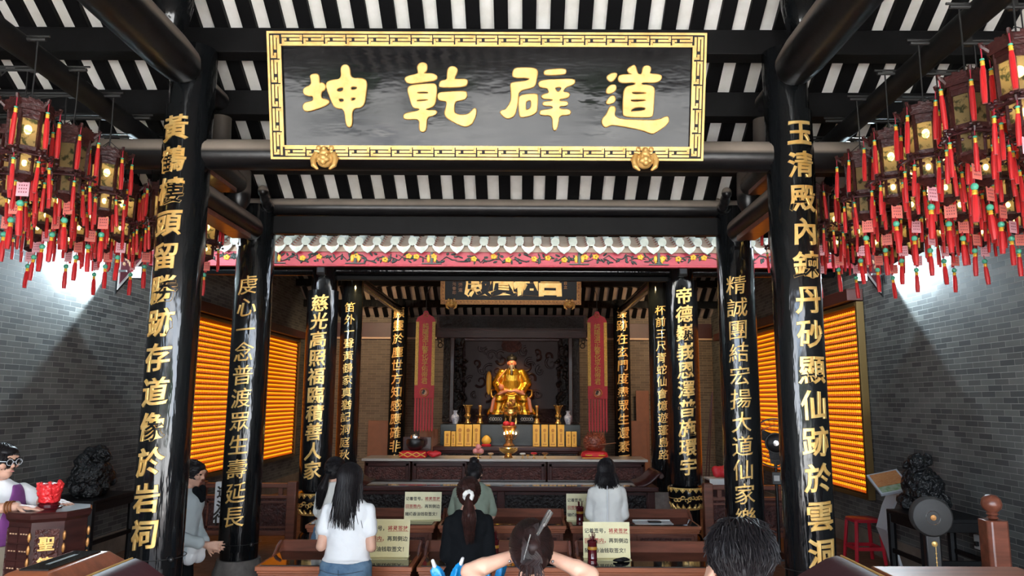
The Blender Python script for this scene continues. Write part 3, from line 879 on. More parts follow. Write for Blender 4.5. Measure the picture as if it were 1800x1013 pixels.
W1, H1 = 3.02, .866
sg = name_board('name_board', 'huge black lacquered sign with four gold characters and gold key-fret frame under the roof', (.015, 5.0, 3.383), R(15.2), W1, H1, .096, .15, M['gold_sign'], M['black_wood'])
G = {
    'kun': ([[(190, 235), (285, 218), (302, 270), (298, 345), (345, 330), (380, 365), (365, 415), (318, 440), (315, 530), (405, 540), (422, 580), (300, 640), (120, 690), (85, 640), (100, 590), (150, 572), (225, 560), (225, 485), (160, 492), (100, 465), (105, 400), (205, 360), (205, 290)],
             [(580, 115), (690, 108), (692, 280), (850, 272), (905, 310), (890, 450), (858, 630), (700, 640), (708, 870), (632, 878), (622, 640), (495, 645), (440, 520), (390, 370), (400, 325), (460, 298), (595, 285)]],
            [[(512, 400), (610, 372), (610, 435), (530, 448)], [(695, 370), (790, 370), (780, 412), (697, 425)], [(537, 522), (612, 518), (615, 570), (550, 570)], [(697, 510), (770, 505), (758, 548), (697, 558)]]),
    'qian': ([[(258, 100), (310, 75), (368, 95), (365, 170), (330, 200), (328, 215), (440, 212), (500, 245), (480, 290), (300, 315), (130, 335), (88, 285), (110, 250), (260, 218), (262, 180), (250, 150)],
              [(118, 390), (180, 355), (440, 335), (490, 350), (480, 500), (462, 600), (390, 635), (352, 640), (350, 672), (470, 665), (488, 695), (440, 730), (355, 745), (350, 900), (320, 930), (285, 930), (265, 900), (275, 765), (80, 780), (65, 740), (90, 705), (275, 675), (270, 635), (190, 640), (150, 520)],
              [(640, 140), (700, 118), (758, 155), (735, 220), (710, 265), (715, 285), (870, 278), (882, 320), (850, 370), (535, 378), (525, 345), (545, 300), (630, 290), (628, 220)],
              [(515, 450), (600, 440), (850, 428), (868, 450), (865, 510), (800, 535), (715, 545), (702, 680), (735, 715), (800, 728), (890, 718), (940, 670), (970, 640), (990, 655), (985, 720), (940, 820), (910, 845), (840, 868), (740, 825), (640, 775), (585, 715), (610, 640), (625, 545), (520, 540), (505, 500)]],
             [[(222, 460), (250, 430), (370, 428), (392, 445), (380, 465)], [(230, 545), (250, 530), (388, 522), (385, 550), (240, 562)]]),
    'pi': ([[(240, 150), (300, 135), (500, 138), (540, 175), (525, 260), (510, 340), (470, 378), (300, 410), (288, 520), (275, 620), (250, 715), (210, 750), (140, 762), (65, 695), (85, 665), (130, 665), (190, 580), (212, 520), (205, 400), (198, 340), (215, 320), (300, 312), (430, 295), (445, 250), (240, 255), (222, 215)],
            [(305, 500), (350, 468), (530, 455), (540, 490), (535, 600), (528, 700), (340, 750), (312, 720), (305, 600)],
            [(618, 190), (640, 160), (880, 142), (900, 175), (880, 210), (640, 222)],
            [(555, 310), (620, 285), (1000, 268), (1013, 310), (980, 340), (890, 365), (850, 435), (940, 440), (945, 480), (900, 505), (815, 515), (815, 550), (910, 550), (925, 575), (900, 600), (815, 600), (812, 650), (940, 650), (965, 685), (940, 712), (810, 715), (800, 850), (770, 912), (740, 890), (738, 715), (590, 718), (570, 690), (590, 660), (740, 648), (742, 600), (625, 598), (608, 575), (625, 555), (740, 548), (735, 515), (610, 512), (590, 485), (610, 465), (695, 450), (670, 375), (590, 375), (560, 350)]],
           [[(385, 560), (410, 535), (450, 530), (465, 550), (462, 630), (430, 650), (388, 665)], [(750, 370), (860, 362), (825, 430), (780, 435)]]),
    'dao': ([[(120, 230), (180, 198), (240, 195), (235, 240), (178, 305), (125, 270)], [(110, 430), (130, 375), (180, 340), (225, 345), (238, 385), (200, 430), (140, 447)], [(110, 555), (170, 480), (215, 480), (228, 515), (210, 555), (140, 580)],
             [(160, 610), (210, 605), (235, 640), (212, 700), (240, 750), (330, 775), (500, 780), (770, 785), (890, 728), (912, 750), (905, 820), (735, 942), (690, 940), (560, 890), (350, 855), (220, 835), (170, 838), (110, 868), (70, 830), (65, 770), (130, 700)],
             [(378, 140), (455, 92), (480, 120), (500, 212), (565, 215), (570, 120), (620, 100), (665, 120), (665, 165), (640, 205), (790, 210), (810, 245), (780, 290), (710, 308), (560, 298), (545, 340), (660, 345), (722, 370), (715, 500), (710, 700), (690, 735), (560, 738), (345, 730), (330, 680), (332, 500), (345, 365), (480, 345), (490, 300), (310, 312), (270, 290), (262, 250), (285, 215), (430, 215), (440, 205), (385, 180)]],
            [[(430, 430), (450, 420), (625, 425), (620, 455), (440, 460)], [(415, 525), (430, 515), (615, 512), (620, 545), (430, 555)], [(420, 665), (440, 635), (500, 610), (610, 612), (620, 640), (600, 660), (430, 678)]]),
}
sc_ = 140 * (W1 / 765) / 1013
for key, cx in (('kun', -1.050), ('qian', -.340), ('pi', .332), ('dao', 1.042)):
    poly_glyph(G[key][0], G[key][1], cx, H1 / 2 - .006, sc_, .004, 'gold_character', sg, M['gold_sign'])
GB = 'lion head sign brackets'
boss((-1.115, 4.955, 3.378), 'gold lion head bracket under the left end of the big sign', 1.0, M['gold_sign'], GB)
boss((1.115, 4.955, 3.378), 'gold lion head bracket under the right end of the big sign', 1.0, M['gold_sign'], GB)
for x in (-1.115, 1.115):
    pass
W2, H2 = 2.73, .95
sg2 = name_board('name_board', 'distant black sign with bold gold characters in a dull gold fret frame above the altar', (.023, 14.28, 3.555), R(12), W2, H2, .085, .07, M['gold_dark'], M['red_paint'], 'beam_gloss')
for ch, cx in (('殿', -.62), ('寶', -.15), ('祖', .31), ('吕', .76)):
    b = MB(); write_flat(b, ch, cx, .43, .52, .5, -.004, bold=.055, depth=.02, wob=.05); b.build('gold_character', M['gold'], sg2, angle=30)
b = MB(); write_flat(b, '吉日立', 1.06, .50, .07, .08, -.003, horizontal=False); b.build('small_inscription', M['gold_dark'], sg2)
b = MB(); write_flat(b, '公張道', -.98, .48, .085, .10, -.003, horizontal=False); write_flat(b, '吉元書印', -1.10, .48, .075, .085, -.003, horizontal=False); b.build('small_inscription', M['cream_line'], sg2)
boss((-1.13, 14.24, 3.555), 'small gold lion head bracket at the lower left corner of the distant sign', 1.2, M['gold'], GB)
boss((1.16, 14.24, 3.555), 'small gold lion head bracket at the lower right corner of the distant sign', 1.2, M['gold'], GB)

# ------------------------------------------------------------------ rear hall roof and eave
S2 = .577
Z88 = 3.50


def rear_up(y): return Z88 + S2 * (y - 8.8)


def rear_dn(y): return rear_up(12.3) - S2 * (y - 12.3)


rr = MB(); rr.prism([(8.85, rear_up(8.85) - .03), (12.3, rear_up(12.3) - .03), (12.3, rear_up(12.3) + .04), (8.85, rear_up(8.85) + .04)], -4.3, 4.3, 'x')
struct(rr.build('ceiling_rear_front', M['tile_brown'], smooth=False))
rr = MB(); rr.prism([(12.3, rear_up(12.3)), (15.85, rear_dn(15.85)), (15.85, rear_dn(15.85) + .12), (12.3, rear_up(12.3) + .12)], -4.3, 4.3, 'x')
crr = struct(rr.build('ceiling_rear', M['tile_brown'], smooth=False))
thr = math.atan(S2); Lr = 3.5 / math.cos(thr)
ra = MB(); ra.box(-.04, .04, 0, Lr, -.05, .003); rme = ra.mesh('rafter', M['rafter'], smooth=False)
x = -4.2
while x < 4.25:
    o = link('rafter', rme, crr); o.location = (x, 12.3, rear_up(12.3)); o.rotation_euler = (-thr, 0, 0)
    x += .19
beam('rear_tie_beam', 'round black tie beam right under the crimson carved fascia', (-4.29, 9.46, 3.37), (4.29, 9.46, 3.37), .07, 'lacquer')
plank('rear_lintel', 'thin black board under the tie beam behind the crimson fascia', -2.15, 2.15, 9.43, 9.49, 3.24, 3.30)
plank('rear_purlin', 'black purlin of the rear hall behind the distant sign, over the last stripe band', -4.29, 4.29, 15.20, 15.33, 3.61, 3.76, 'lacquer')
plank('rear_purlin', 'dim black purlin of the rear hall higher up behind the distant sign', -4.29, 4.29, 14.62, 14.75, 3.96, 4.10, 'lacquer')
for s, nm in ((-1, 'left'), (1, 'right')):
    beam('rear_side_beam', 'dark beam running back from the slim %s column to the rear column' % nm, (2.3 * s, 9.7, 3.55), (2.3 * s, 15.2, 3.55), .085, 'lacquer')
    sp = thing('loudspeaker', 'small grey box loudspeaker at the top of the %s bowl-footed column' % nm, 'loudspeaker', (2.285 * s, 9.22, 3.27))
    b = MB(); b.box(-.055, .055, -.04, .045, 0, .16); b.build('case', M['black_plastic'], sp, bevel=.006)
    b = MB(); b.box(-.042, .042, -.046, -.039, .03, .145); b.build('grille', mat('grey_blue_grille', (.13, .15, .18), .5), sp)
    b = MB(); b.bar((0, .04, .02), (0, .12, -.02), .03, .02); b.build('bracket', M['steel'], sp)

ev = thing('tiled_eave', 'eave of grey-green roof tiles lit by the roof gap, above the crimson fascia', 'roof', (0, 8.8, 3.62))
me_c = MB(); me_c.tube([(0, 0, 0), (0, .95, .95 * S2)], .052, 16); me_c.torus((0, -.001, 0), .047, .006, 20, 6, M=Matrix.Rotation(R(90), 4, 'X') @ Matrix.Identity(4)); me_c = me_c.mesh('cover_tile', M['eave_tile'])
pan = MB()
vs = []; fs = []
for j in range(2):
    for i in range(9):
        a = -1 + 2 * i / 8
        vs.append((a * .085, j * .95, -.055 - .035 * (1 - a * a) + j * .95 * S2))
for i in range(8):
    fs.append((i, i + 1, i + 10, i + 9))
pan.add(vs, fs, 0)
for k in range(9):
    y = .05 + k * .07
    pts = [((-1 + 2 * i / 8) * .08, y, -.05 - .035 * (1 - (-1 + 2 * i / 8) ** 2) + y * S2) for i in range(9)]
    pan.tube(pts, .007, 5, 1)
me_p = pan.mesh('pan_tile', [M['eave_tile'], M['eave_line']])
dr = MB()
pl = [(-.088, -.035), (-.045, -.065), (0, -.075), (.045, -.065), (.088, -.035), (.082, -.075), (.05, -.118), (.018, -.142), (0, -.155), (-.018, -.142), (-.05, -.118), (-.082, -.075)]
top = [(-.088, -.035), (-.045, -.065), (0, -.075), (.045, -.065), (.088, -.035)]
bot = [(-.082, -.075), (-.05, -.118), (0, -.152), (.05, -.118), (.082, -.075)]
vs = [(a, -.012, b) for a, b in top] + [(a, -.012, b) for a, b in bot] + [(a, .006, b) for a, b in top] + [(a, .006, b) for a, b in bot]
fs = []
for i in range(4):
    fs += [(i, i + 1, i + 6, i + 5), (i + 10, i + 15, i + 16, i + 11), (i, i + 10, i + 11, i + 1), (i + 5, i + 6, i + 16, i + 15)]
fs += [(0, 5, 15, 10), (4, 14, 19, 9)]
dr.add(vs, fs); me_d = dr.mesh('drip_tile', M['eave_tile'])
sp_ = .2165
x0 = -1.944 - sp_ * 10
i = 0
while x0 + i * sp_ < 4.25:
    xx = x0 + i * sp_
    link('cover_tile', me_c, ev, loc=(xx, 0, 0)); link('pan_tile', me_p, ev, loc=(xx + sp_ / 2, 0.02, 0)); link('drip_tile', me_d, ev, loc=(xx + sp_ / 2, 0, 0))
    i += 1
fa = thing('carved_fascia', 'crimson fascia board with painted carved leaves and yellow flowers under the tiled eave', 'fascia', (0, 8.87, 3.32))
b = MB(); b.box(-4.29, 4.29, 0, .05, 0, .20); b.box(-4.29, 4.29, -.018, .05, -.002, .022); b.build('board', M['fascia'], fa, bevel=.004)
fr = random.Random(5)
lf = MB(); fw_ = MB()
x = -4.2
while x < 4.2:
    kind = fr.random()
    for k in range(fr.randint(3, 5)):
        px, pz = x + fr.uniform(-.09, .09), fr.uniform(.05, .16)
        lf.ell((px, -.004, pz), (fr.uniform(.02, .04), .012, fr.uniform(.009, .017)), 8, 6, rot=(0, fr.uniform(-1.6, 1.6), 0))
    lf.tube([(x - .1, -.005, fr.uniform(.05, .15)), (x - .03, -.008, fr.uniform(.06, .15)), (x + .04, -.008, fr.uniform(.05, .15)), (x + .1, -.005, fr.uniform(.05, .15))], [.004, .008, .008, .004], 6)
    if kind < .55:
        cx, cz = x + fr.uniform(-.05, .05), fr.uniform(.08, .13)
        fw_ = MB()
        for q in range(5):
            a = q * 1.257 + fr.random() * .3
            fw_.ell((cx + .022 * math.cos(a), -.008, cz + .02 * math.sin(a)), (.019, .012, .017), 8, 6)
        fw_.build('flower_relief', M['flower'], fa)
    x += fr.uniform(.13, .19)
for xx in (-1.78, -.85, 0.95, 1.92, -2.75, 2.85):
    lf.box(xx - .014, xx + .014, -.016, 0, .035, .185); lf.box(xx - .12, xx + .12, -.014, 0, .03, .042)
    for q in (-1, 1):
        fw_ = MB(); fw_.ell((xx + q * .04, -.006, .10), (.022, .014, .05), 10, 6); fw_.build('flower_relief', M['flower'], fa)
lf.build('leaf_relief', M['leaf'], fa)

# things across the courtyard that the lacquer mirrors
b = MB(); b.box(-14, 14, -33, -32, -.14, 3.0); b.prism([(-14.5, 2.9), (14.5, 2.9), (12.5, 4.3), (-12.5, 4.3)], -34, -31, 'y')
struct(b.build('wall_courtyard', M['facade'], smooth=False))
for k, (hx, hy) in enumerate(((-7, -19), (-3.2, -21), (3.6, -20), (8, -18))):
    b = MB(); hr = random.Random(k)
    for q in range(9):
        b.ell((hr.uniform(-1, 1), hr.uniform(-.6, .6), hr.uniform(.6, 2.6)), hr.uniform(.6, 1.0), 10, 8)
    struct(b.build('trim_%d' % (10 + k), M['hedge'], loc=(hx, hy, -.14)))
# ================================================================== LANTERNS, WALL LAMPS, SIDE AISLES
ORD = ['first', 'second', 'third', 'fourth', 'fifth', 'sixth', 'seventh', 'eighth', 'ninth', 'tenth']


def hexpt(r, i, z):
    a = math.pi / 6 + i * math.pi / 3
    return (r * math.cos(a), r * math.sin(a), z)


def tassel_mesh(name, sl, L, r, bead, seed):
    """string, jade bead, gold bands and red silk"""
    b = MB(); q = random.Random(seed)
    b.tube([(0, 0, 0), (0, 0, -sl)], .0032, 5, 1)
    z = -sl
    if bead == 'jade':
        b.ell((0, 0, z - .018), .020, 12, 8, 2); z -= .036
    else:
        b.ell((0, 0, z - .006), (.011, .011, .007), 8, 6, 2); z -= .012
    b.lathe([(r * .6, z), (r * .75, z - .008), (r * .6, z - .012), (r * .75, z - .02), (r * .62, z - .026)], 8, (0, 0, 0), 3)
    z -= .024
    dx, dy = q.uniform(-.006, .006), q.uniform(-.006, .006)
    b.tube([(0, 0, z), (dx * .3, dy * .3, z - L * .15), (dx, dy, z - L * .7), (dx * 1.2, dy * 1.2, z - L)], [r * .6, r * .9, r, r * .8], 8, 0)
    return b.mesh(name, [M['tassel'], M['string'], M['jade'], M['yellow_band']])


tas_up = [tassel_mesh('corner_tassel', .065, .185, .0145, '', k) for k in range(3)]
tas_lo = [tassel_mesh('lower_tassel', .03, .15, .0125, '', k + 5) for k in range(2)]
tas_c = tassel_mesh('pendant_tassel', .03, .145, .0185, 'jade', 9)

# body meshes (z = 0 at the rod, lantern hangs below)
Z0 = -.40
b = MB()
b.tube([hexpt(.118, i, Z0 - .025) for i in range(6)] + [hexpt(.118, 0, Z0 - .025)], .010, 6)
for i in range(6):
    p, q = Vector(hexpt(.122, i, 0)), Vector(hexpt(.122, i + 1, 0))
    for k in range(9):
        s_ = (k + .5) / 9; c_ = p.lerp(q, s_); h = .030 + .018 * abs(math.sin(s_ * math.pi)) + .006 * math.sin(s_ * 6 * math.pi)
        d = (q - p).normalized() * (p - q).length / 18 * 1.05
        nn = Vector((c_.x, c_.y, 0)).normalized() * .004
        vs = [c_ - d - nn, c_ + d - nn, c_ + d + nn, c_ - d + nn]
        b.add([(v.x, v.y, Z0 - .055) for v in vs] + [(v.x, v.y, Z0 - .055 + h + .02) for v in vs], [(0, 3, 2, 1), (4, 5, 6, 7), (0, 1, 5, 4), (1, 2, 6, 5), (2, 3, 7, 6), (3, 0, 4, 7)])
    a = Vector(hexpt(1, i, 0))
    b.tube([a * .11 + Vector((0, 0, Z0 - .04)), a * .13 + Vector((0, 0, Z0 - .02)), a * .150 + Vector((0, 0, Z0 - .002)), a * .156 + Vector((0, 0, Z0 + .012)), a * .142 + Vector((0, 0, Z0 + .016))], [.010, .012, .011, .009, .006], 6)
    b.ell(tuple(a * .138 + Vector((0, 0, Z0 - .006))), (.016, .016, .010), 6, 5)
for i in range(3):
    b.bar(hexpt(.118, i, Z0 - .01), hexpt(.118, i + 3, Z0 - .01), .012, .012)
me_crown = b.mesh('crown', M['lantern_wood'])
b = MB()
for i in range(6):
    b.bar(hexpt(.098, i, Z0 - .05), hexpt(.092, i, Z0 - .29), .017, .017)
    for z, r_ in ((Z0 - .062, .098), (Z0 - .275, .092)):
        b.bar(hexpt(r_, i, z), hexpt(r_, i + 1, z), .014, .024)
    for r_, z1_, z2_ in ((.096, Z0 - .075, Z0 - .105),):
        p, q = Vector(hexpt(r_, i, z1_ - .012)), Vector(hexpt(r_, i + 1, z1_ - .012))
        b.bar(p, q, .008, .034)
me_frame = b.mesh('upper_frame', M['lantern_wood'])


def shade_mesh(name, r, z0, z1):
    b = MB()
    vs = [hexpt(r, i, z0) for i in range(6)] + [hexpt(r, i, z1) for i in range(6)]
    b.add(vs, [(i, (i + 1) % 6, (i + 1) % 6 + 6, i + 6) for i in range(6)])
    return b.mesh(name, M['shade'], smooth=False)


me_shade = shade_mesh('upper_shade', .090, Z0 - .27, Z0 - .065)
me_shade2 = shade_mesh('lower_shade', .062, Z0 - .41, Z0 - .30)
b = MB()
for i in range(6):
    b.bar(hexpt(.068, i, Z0 - .29), hexpt(.066, i, Z0 - .43), .013, .013)
    for z in (Z0 - .30, Z0 - .415):
        b.bar(hexpt(.068, i, z), hexpt(.068, i + 1, z), .012, .018)
b.lathe([(.066, Z0 - .425), (.05, Z0 - .44), (.02, Z0 - .455), (.008, Z0 - .47)], 6)
b.lathe([(.002, Z0 - .286), (.088, Z0 - .286), (.088, Z0 - .296), (.002, Z0 - .296)], 6)
me_frame2 = b.mesh('lower_frame', M['lantern_wood'])
b = MB(); q_ = random.Random(2)
for i in range(6):
    a = Vector(hexpt(1, i, 0))
    for k in range(7):
        p = a * (.10 + .035 * math.cos(k * 1.1)) + Vector((q_.uniform(-.02, .02), q_.uniform(-.02, .02), Z0 - .315 + .03 * math.sin(k * 1.3)))
        b.ell(tuple(p), (.012, .012, .010), 6, 5)
    b.tube([a * .075 + Vector((0, 0, Z0 - .30)), a * .11 + Vector((0, 0, Z0 - .29)), a * .135 + Vector((0, 0, Z0 - .305)), a * .128 + Vector((0, 0, Z0 - .325))], [.008, .009, .008, .005], 6)
b.tube([hexpt(.112, i, Z0 - .312) for i in range(6)] + [hexpt(.112, 0, Z0 - .312)], .007, 6)
me_curl = b.mesh('carved_curls', M['lantern_curl'])
b = MB(); b.ell((0, 0, Z0 - .145), (.021, .021, .028), 10, 8); me_bulb = b.mesh('bulb', M['bulb']); me_bulb_off = b.mesh('bulb', M['bulb_off'])
b = MB(); b.ell((0, 0, Z0 - .345), (.014, .014, .019), 8, 6); me_bulb2 = b.mesh('bulb', M['bulb']); me_bulb2_off = b.mesh('bulb', M['bulb_off'])


def card_mesh(name, m):
    b = MB(); b.box(-.034, .034, -.0015, .0015, -.082, 0, 0)
    for r_ in range(3):
        for c_ in range(4):
            b.box(-.021 + c_ * .0125, -.0155 + c_ * .0125, -.0024, -.0014, -.022 - r_ * .02, -.014 - r_ * .02, 1)
    b.box(-.0015, .0015, -.001, .001, 0, .02, 2)
    return b.mesh(name, [m, M['card_ink'], M['string']], smooth=False)


me_card = [card_mesh('name_card', M['card_pink']), card_mesh('name_card', M['card_red'])]
_cord = {}


def lantern(x, y, zr, lab, grp, seed):
    q = random.Random(seed)
    t = thing('palace_lantern', lab, 'lantern', (x, y, zr), q.uniform(-.5, .5) + math.pi / 6, grp)
    link('crown', me_crown, t); link('upper_frame', me_frame, t); link('lower_frame', me_frame2, t); link('carved_curls', me_curl, t)
    link('upper_shade', me_shade, t); link('lower_shade', me_shade2, t)
    lit = q.random() < .72
    link('bulb', me_bulb if lit else me_bulb_off, t); link('bulb', me_bulb2 if lit else me_bulb2_off, t)
    if 'c' not in _cord:
        b = MB(); b.tube([(0, 0, 0), (.004, 0, -.2), (0, 0, Z0)], .0045, 6)
        for i in range(3):
            b.tube([hexpt(.115, i * 2, Z0 - .01), (0, 0, Z0 + .08)], .0025, 4)
        _cord['c'] = b.mesh('hanging_cord', M['cable'])
    link('hanging_cord', _cord['c'], t)
    for i in range(6):
        o = link('corner_tassel', tas_up[q.randrange(3)], t); o.location = hexpt(.152, i, Z0 + .004); o.rotation_euler = (q.uniform(-.05, .05), q.uniform(-.05, .05), 0)
        o = link('lower_tassel', tas_lo[q.randrange(2)], t); o.location = hexpt(.122, i, Z0 - .32); o.rotation_euler = (q.uniform(-.06, .06), q.uniform(-.06, .06), 0)
    o = link('pendant_tassel', tas_c, t); o.location = (0, 0, Z0 - .465 - .06 - .01); o.rotation_euler = (q.uniform(-.06, .06), q.uniform(-.06, .06), 0)
    o = link('name_card', me_card[0 if q.random() < .55 else 1], t); o.location = (.012, -.010, Z0 - .462); o.rotation_euler = (0, 0, -t.rotation_euler.z + q.uniform(-.5, .5))
    return t


ROWX = [2.60, 2.93, 3.26, 3.59, 3.91]
for s, nm in ((-1, 'left'), (1, 'right')):
    for k in range(9):
        y = 3.28 + .41 * k
        zr = 3.80
        rod = thing('lantern_rod', 'thin black rod spanning the %s aisle, %s from the front, hung with lanterns' % (nm, ORD[k]), 'rod', (s * 3.5, y, zr + .012), group='lantern rods')
        b = MB(); b.tube([(-s * 0.95, 0, 0), (s * .79, 0, 0)], .011, 8); b.tube([(-s * 0.95, .03, .035), (s * .79, .03, .035)], .007, 6)
        b.bar((-s * .6, .015, -.01), (-s * .6, .015, .045), .02, .05); b.bar((s * .5, .015, -.01), (s * .5, .015, .045), .02, .05)
        b.build('rod', M['steel'], rod)
        b = MB(); qq = random.Random(k * 7 + s)
        for j in range(1):
            px = qq.uniform(-.7, .5)
            b.tube([(px, 0, 0.02), (px + .03, -.02, -.05), (px + .06, -.03, -.03), (px + .05, -.01, .0), (px + .3, 0, -.02), (px + .5, 0, .0)], .004, 5)
        b.build('loose_cable', M['cable'], rod)
        for j, xr in enumerate(ROWX):
            x = s * xr
            if abs(x - .277) / y > (.725 if s < 0 else .735):
                continue
            if (j == 0 and k == 5) or (j == 4 and k == 8):
                continue
            lantern(x, y, zr, 'tasselled palace lantern on the %s %s-aisle rod from the front, %s out from nave' % (ORD[k], nm, ORD[j]), 'palace lanterns hung in rows over the side aisles', k * 50 + j * 7 + (s > 0) * 3)

# ------------------------------------------------------------------ votive lamp walls
ROWS = 29; YB, ZA, ZB = 14.84, .655, 2.84
PIT = (ZB - ZA - .04) / ROWS
lm = MB()
# a small seated figure lamp facing +x (towards the nave for the left wall)
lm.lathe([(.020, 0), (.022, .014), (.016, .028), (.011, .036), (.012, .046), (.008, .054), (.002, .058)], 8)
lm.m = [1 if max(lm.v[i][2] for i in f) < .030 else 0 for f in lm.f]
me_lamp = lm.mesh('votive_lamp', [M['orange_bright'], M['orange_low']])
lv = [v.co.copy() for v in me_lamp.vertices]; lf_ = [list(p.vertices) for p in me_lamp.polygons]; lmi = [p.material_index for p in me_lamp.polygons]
for s, nm, near, YA in ((-1, 'left', 10.15, 9.55), (1, 'right', 8.72, 8.72)):
    t = thing('votive_lamp_wall', 'glowing orange wall panel of tiny votive lamps in rows on the %s brick wall' % nm, 'lamp panel', (s * 4.29, (YA + YB) / 2, ZA))
    hw = (YB - YA) / 2; dx = -s
    b = MB()
    for y0, y1, z0, z1 in ((-hw - .05, -hw, -.05, ZB - ZA + .05), (hw, hw + .05, -.05, ZB - ZA + .05), (-hw, hw, -.05, 0), (-hw, hw, ZB - ZA, ZB - ZA + .05)):
        b.box(*sorted((0, dx * .085)), y0, y1, z0, z1)
    b.build('frame', M['gold_frame'], t, bevel=.004)
    b = MB(); b.box(*sorted((0, dx * .012)), -hw, hw, 0, ZB - ZA); b.build('lit_backboard', M['orange_back'], t)
    for r_ in range(ROWS):
        b = MB(); z = .01 + r_ * PIT
        b.box(*sorted((dx * .012, dx * .066)), -hw, hw, z, z + .006); b.build('shelf', M['gold_frame'], t, smooth=False)
    rest = MB(); cnt = 0
    ncol = int((YB - YA - .04) / .058)
    order = sorted(((c, r_) for c in range(ncol) for r_ in range(ROWS)), key=lambda cr: abs(YA + .03 + cr[0] * .058 - near - .01) + (0 if YA + .03 + cr[0] * .058 >= near else 50))
    for c, r_ in order:
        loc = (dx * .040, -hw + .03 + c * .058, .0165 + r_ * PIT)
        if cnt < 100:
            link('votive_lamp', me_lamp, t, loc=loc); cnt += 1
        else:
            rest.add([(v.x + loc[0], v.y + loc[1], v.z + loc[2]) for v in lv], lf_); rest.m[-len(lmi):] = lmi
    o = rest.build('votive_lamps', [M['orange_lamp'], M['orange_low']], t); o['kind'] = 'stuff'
    hood = plank('panel_hood', 'dark red-brown hood board above the %s orange lamp wall' % nm, *sorted((s * 4.29, s * 4.10)), YA - .05, YB + .05, ZB + .06, ZB + .20, 'red_paint', 'board')

# floodlights on the side walls
for s, nm in ((-1, 'left'), (1, 'right')):
    for y, z, d, w_ in ((8.12, 3.12, -1, 'far'), (6.58, 3.16, 1, 'near')):
        t = thing('floodlight', 'small black floodlight on a wall bracket, the %s one high on the %s wall' % ('rear' if w_ == 'far' else 'front', nm), 'floodlight', (s * 4.29, y, z))
        b = MB(); b.bar((0, 0, 0), (-s * .14, 0, 0), .03, .02); b.bar((0, 0, -.1), (0, 0, .1), .04, .012); b.build('bracket', M['steel'], t)
        b = MB(); b.box(-s * .21 - .06, -s * .21 + .06, -d * .11 - .03, -d * .11 + .03, -.07, .07); b.build('housing', M['black_plastic'], t, bevel=.006)
        b = MB(); b.box(-s * .21 - .05, -s * .21 + .05, -d * .078 - .003, -d * .078 + .003, -.06, .06); b.build('lens', mat('floodlight_lens', (.9, .95, 1), .3, emit=(.8, .93, 1), estr=2.5), t)
    t = thing('painted_spandrel', 'plum triangular wall painting with white border under the eave end on the %s wall' % nm, 'wall painting', (s * 4.295, 8.2, 2.9))
    b = MB(); b.prism([(-.02, -.03), (-.02, .55), (.66, .55)], 0, -s * .012, 'x'); b.build('black_edge', M['black_wood'], t, smooth=False)
    b = MB(); b.prism([(0, .02), (0, .54), (.60, .54)], -s * .012, -s * .016, 'x'); b.build('white_border', M['white_plastic'], t, smooth=False)
    b = MB(); b.prism([(.025, .09), (.025, .52), (.52, .52)], -s * .016, -s * .020, 'x'); b.build('plum_ground', M['purple_panel'], t, smooth=False)
    b = MB()
    for k in range(7):
        b.ell((-s * .02, .09 + .04 * k, .33 + .05 * math.sin(k * 1.4) + .02 * k), (.006, .035, .022), 8, 6, rot=(k * .7, 0, 0))
    b.build('pale_scrollwork', M['cream_line'], t)

# ------------------------------------------------------------------ scholar rocks and stands


def rock(name, label, loc, sx, sy, sz, seed):
    t = thing(name, label, 'rock', loc)
    b = MB(); q = random.Random(seed)
    b.ell((0, 0, sz * .45), (sx * .42, sy * .4, sz * .40), 12, 8)
    for k in range(26):
        a = q.uniform(0, 6.28); h = q.uniform(.02, 1.0)
        w_ = .95 * math.sin(min(1, h * 1.15 + .18) * math.pi) ** .5 if h < .8 else .5
        b.ell((sx * .5 * w_ * math.cos(a) * q.uniform(.5, 1), sy * .5 * w_ * math.sin(a) * q.uniform(.5, 1), h * sz), (sx * q.uniform(.10, .2), sy * q.uniform(.10, .2), sz * q.uniform(.07, .16)), 8, 6, rot=(q.uniform(0, 3), q.uniform(0, 3), 0))
    def disp(co):
        p = co * 16
        return .022 * noise.noise(p) + .016 * abs(noise.noise(p * 2.3)) - .02 * max(0, noise.noise(p * .8 + Vector((5, 1, 2))) - .15)
    b.blob('rock', M['rock'], t, .011, 1, disp=disp)
    return t


def stand(name, label, loc, w_, d_, h_):
    t = thing(name, label, 'stand', loc)
    b = MB(); b.box(-w_ / 2, w_ / 2, -d_ / 2, d_ / 2, h_ - .035, h_); b.build('top', M['black_wood'], t, bevel=.006)
    b = MB()
    for y in (-d_ / 2 + .02, d_ / 2 - .02):
        b.box(-w_ / 2 + .03, w_ / 2 - .03, y - .012, y + .012, h_ - .11, h_ - .03)
    for x in (-w_ / 2 + .02, w_ / 2 - .02):
        b.box(x - .012, x + .012, -d_ / 2 + .03, d_ / 2 - .03, h_ - .11, h_ - .03)
        b.box(x - .012, x + .012, -d_ / 2 + .03, d_ / 2 - .03, .36, .40)
    for y in (-d_ / 2 + .02,):
        b.box(-w_ / 2 + .03, w_ / 2 - .03, y - .012, y + .012, .36, .40)
    b.build('apron', M['black_wood'], t, bevel=.003)
    for x in (-1, 1):
        for y in (-1, 1):
            b = MB(); b.tube([(x * (w_ / 2 - .03), y * (d_ / 2 - .03), h_ - .03), (x * (w_ / 2 - .028), y * (d_ / 2 - .028), .3), (x * (w_ / 2 - .035), y * (d_ / 2 - .035), .0)], [.040, .036, .030], 8); b.build('leg', M['black_wood'], t)
    return t


